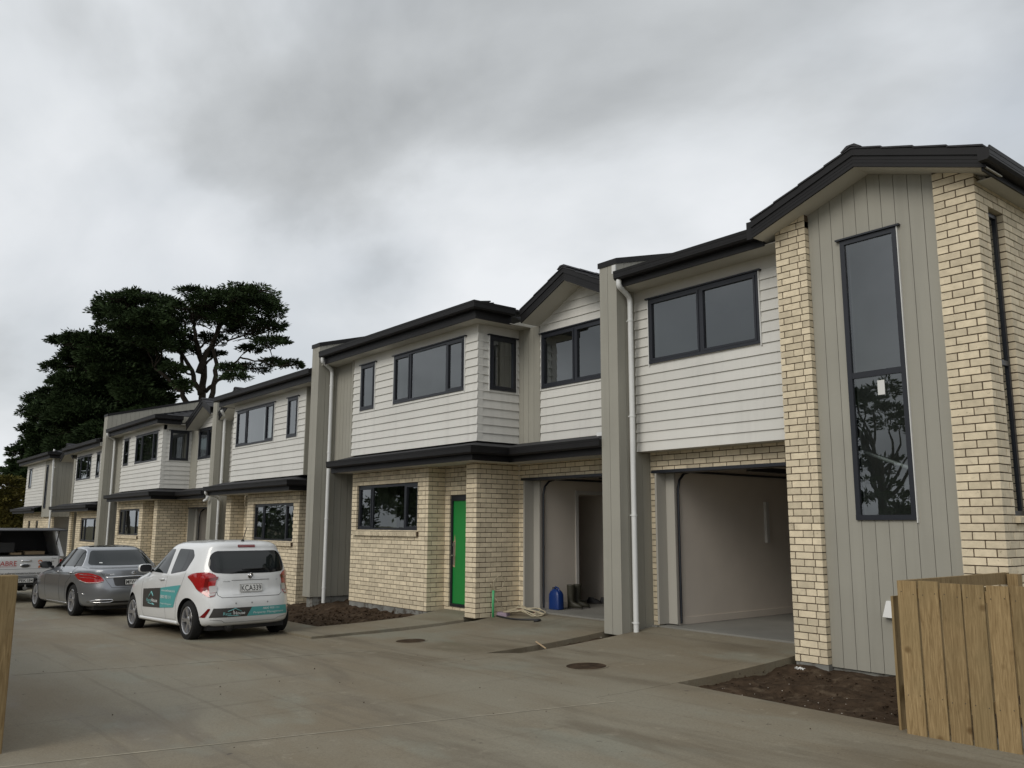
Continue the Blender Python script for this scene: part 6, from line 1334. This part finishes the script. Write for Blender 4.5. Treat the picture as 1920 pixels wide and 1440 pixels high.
# ---- white utility with canopy
def ute():
    a = R(-1.0); hd = math.pi-a; hx, hy = math.cos(hd), math.sin(hd); org = (-25.25, 4.36, -0.40)
    C = Car('utility_truck', 'white utility truck with open canopy lid and red lettering on its tailgate', org, hd, cat='truck')
    rows = [(.10, .58, .80, .50, 5.2, .45, 10, 5), (.03, .62, .90, .52, 5.3, .50, 12, 5), (.0, .72, .925, .66, 5.35, .62, 14, 5), (.0, .90, .93, .85, 5.34, .85, 14, 5), (.0, 1.06, .925, 1.0, 5.25, 1.0, 14, 5), (.01, 1.13, .915, 1.08, 5.0, 1.08, 12, 5), (.03, 1.155, .89, 1.14, 4.2, 1.14, 10, 5), (.12, 1.16, .82, 1.16, 3.9, 1.16, 8, 5)]
    C.body(ring_body(rows, 4, 120), 'paint_white_ute', [(1.15, .38, .44, .925), (4.37, .38, .44, .925)])
    for (x, zz) in ((1.15, .375), (4.37, .375)):
        for sg in (-1, 1): C.wheel(x, sg*.80, zz, .375, .26, 6, sg, two=False)
    # cab
    rowsc = [(1.62, 1.12, .88, 1.12, 4.0, 1.12, 8, 5), (1.66, 1.25, .85, 1.25, 3.7, 1.25, 8, 5), (1.74, 1.55, .76, 1.55, 3.15, 1.55, 7, 5), (1.84, 1.74, .68, 1.74, 2.8, 1.74, 6, 5), (2.0, 1.80, .5, 1.80, 2.6, 1.80, 4, 4), (2.2, 1.81, .1, 1.81, 2.4, 1.81, 3, 3)]
    ring_body(rowsc, 4, 64).build('cab', 'paint_white_ute', C.root, smooth=True)
    # canopy shell
    def slab(name, pts8, m='paint_white_ute'): mb = MB(); mb.hexa(pts8); o = C.part(name, mb, m); bv = o.modifiers.new('b', 'BEVEL'); bv.width = .012; bv.segments = 2; return o
    for sg in (-1, 1):
        y0, y1, t = sg*.88, sg*.70, sg*.05
        slab('canopy_side', [(.02, y0, 1.14), (1.60, y0, 1.14), (1.60, y0-t, 1.14), (.02, y0-t, 1.14), (.25, y1, 1.83), (1.66, y1, 1.83), (1.66, y1-t, 1.83), (.25, y1-t, 1.83)])
        slab('canopy_pillar', [(.0, sg*.89, 1.14), (.14, sg*.89, 1.14), (.14, sg*.78, 1.14), (.0, sg*.80, 1.14), (.24, sg*.71, 1.84), (.36, sg*.71, 1.84), (.36, sg*.60, 1.84), (.24, sg*.62, 1.84)])
        mb = MB(); mb.tube([(.10, sg*.70, 1.45), (-.32, sg*.66, 1.82)], .012, 6); C.part('gas_strut', mb, 'black_plastic')
        slab('canopy_side_window', [(.45, sg*.849, 1.28), (1.45, sg*.849, 1.28), (1.45, sg*.835, 1.28), (.45, sg*.835, 1.28), (.52, sg*.740, 1.70), (1.42, sg*.740, 1.70), (1.42, sg*.726, 1.70), (.52, sg*.726, 1.70)], 'tint_glass')
    slab('canopy_roof', [(.24, -.72, 1.80), (1.66, -.72, 1.80), (1.66, .72, 1.80), (.24, .72, 1.80), (.26, -.66, 1.87), (1.64, -.66, 1.87), (1.64, .66, 1.87), (.26, .66, 1.87)])
    lid = slab('canopy_lid', [(-.50, -.82, 1.80), (.24, -.70, 1.845), (.24, .70, 1.845), (-.50, .82, 1.80), (-.50, -.82, 1.825), (.24, -.70, 1.875), (.24, .70, 1.875), (-.50, .82, 1.825)], 'black_plastic'); lid['label'] = 'raised black glass canopy lid'
    mb = MB(); mb.box(1.55, 1.60, -.84, .84, 1.14, 1.80); mb.box(.15, 1.60, -.84, .84, 1.165, 1.185); C.part('canopy_lining', mb, 'black_plastic')
    mb = MB(); mb.box(.4, 1.5, -.5, -.05, 1.19, 1.27); mb.box(.35, 1.4, .05, .3, 1.19, 1.24); C.part('timber_load', mb, 'wood_bare')
    mb = MB(); mb.box(.5, .95, .2, .6, 1.25, 1.50); C.part('tool_box', mb, 'dark_metal')
    # tailgate
    C.line('tailgate_seam', [(.77, 1.13), (.77, .66), (-.77, .66), (-.77, 1.13)], 'rear', 'seam', .006, 0.0); C.line('tailgate_crease', [(.76, .84), (-.76, .84)], 'rear', 'seam_soft', .006, -.001)
    for sg in (-1, 1):
        lamp = C.decal('tail_lamp', rounded([(sg*.79, .72), (sg*.79, 1.07), (sg*.915, 1.07), (sg*.915, .72)], .02), 'rear', 'lamp_red', .012, thick=.03); C.decal('lens', rounded([(sg*.80, .83), (sg*.80, .90), (sg*.905, .90), (sg*.905, .83)], .01), 'rear', 'lamp_clear', .015, lamp, thick=0)
    C.line('tailgate_handle', [(.10, 1.045), (-.13, 1.045)], 'rear', 'chrome', .022, .012)
    ob = MB(); bp = C.hit(0, .925, 'rear', 0); fn = lambda a_, b_, h: (bp.x-h, bp.y+a_*1.9, bp.z+b_*.85); ob.lathe([(.06, 0), (.062, .012), (.052, .016), (.0, .016)], fn, 32); oo = C.part('oval_badge', ob, 'chrome', smooth=True); ob = MB(); ob.lathe([(.047, .0165), (.001, .018)], fn, 32); ob.build('badge_field', 'dark_metal', oo)
    C.text('lettering', 'SABRE', .42, .985, .115, 'rear', 'ink_red', .010, width=.44); C.text('lettering', 'CONSTRUCTION', .42, .905, .02, 'rear', 'ink_red', .010, width=.42)
    C.line('logo_bracket', [(.645, .91), (.675, .97), (.66, 1.04)], 'rear', 'ink_black', .014, .006); C.line('logo_bracket', [(.615, .91), (.64, .97), (.63, 1.04)], 'rear', 'ink_black', .014, .006)
    C.text('lettering', 'www.sabreconstruction.co.nz', .10, .735, .052, 'rear', 'ink_black', .010, width=1.16, bold=.008)
    C.line('logo_ring', [(-.335+.042*math.cos(t), 1.01+.042*math.sin(t)) for t in [i*math.pi/6 for i in range(12)]], 'rear', 'ink_orange', .012, .006); C.text('lettering', 'MASTERBUILD', -.52, 1.02, .028, 'rear', 'ink_black', .010, width=.27, bold=.01); C.text('lettering', 'Ranger', -.66, 1.095, .03, 'rear', 'dark_metal', .010, width=.12)
    C.decal('small_logo', rounded([(-.29, .86), (-.30, .90), (-.32, .93), (-.345, .90), (-.35, .86)], .01), 'rear', 'ink_orange', .006, thick=0); C.text('lettering', 'CERTIFIED', -.47, .885, .022, 'rear', 'ink_orange', .010, width=.20)
    # bumper, plate, tow bar
    mb = MB(); mb.box(-.10, .12, -.90, .90, .42, .60); o = C.part('rear_bumper', mb, 'black_plastic'); bv = o.modifiers.new('b', 'BEVEL'); bv.width = .03; bv.segments = 3
    for sg in (-1, 1):
        mb = MB(); mb.box(-.12, .05, min(sg*.48, sg*.92), max(sg*.48, sg*.92), .50, .60); o = C.part('bumper_step', mb, 'steel'); bv = o.modifiers.new('b', 'BEVEL'); bv.width = .02; bv.segments = 2
    number_plate(C, 'PEK184', -.02, .555, .365, .125, -.115)
    mb = MB(); mb.tube([(.3, -.3, .34), (-.22, -.3+.3, .36)], .035, 8); mb.box(-.24, -.14, -.04, .04, .34, .40); mb.tube([(-.20, 0, .39), (-.20, 0, .46)], .018, 8); C.part('tow_bar', mb, 'steel')
    mb = MB(); mb.box(.3, 4.9, -.55, .55, .36, .56); C.part('chassis', mb, 'black_plastic'); mb = MB(); mb.tube([(1.15, -.75, .375), (1.15, .75, .375)], .07, 10); C.part('axle', mb, 'black_plastic')
ute()
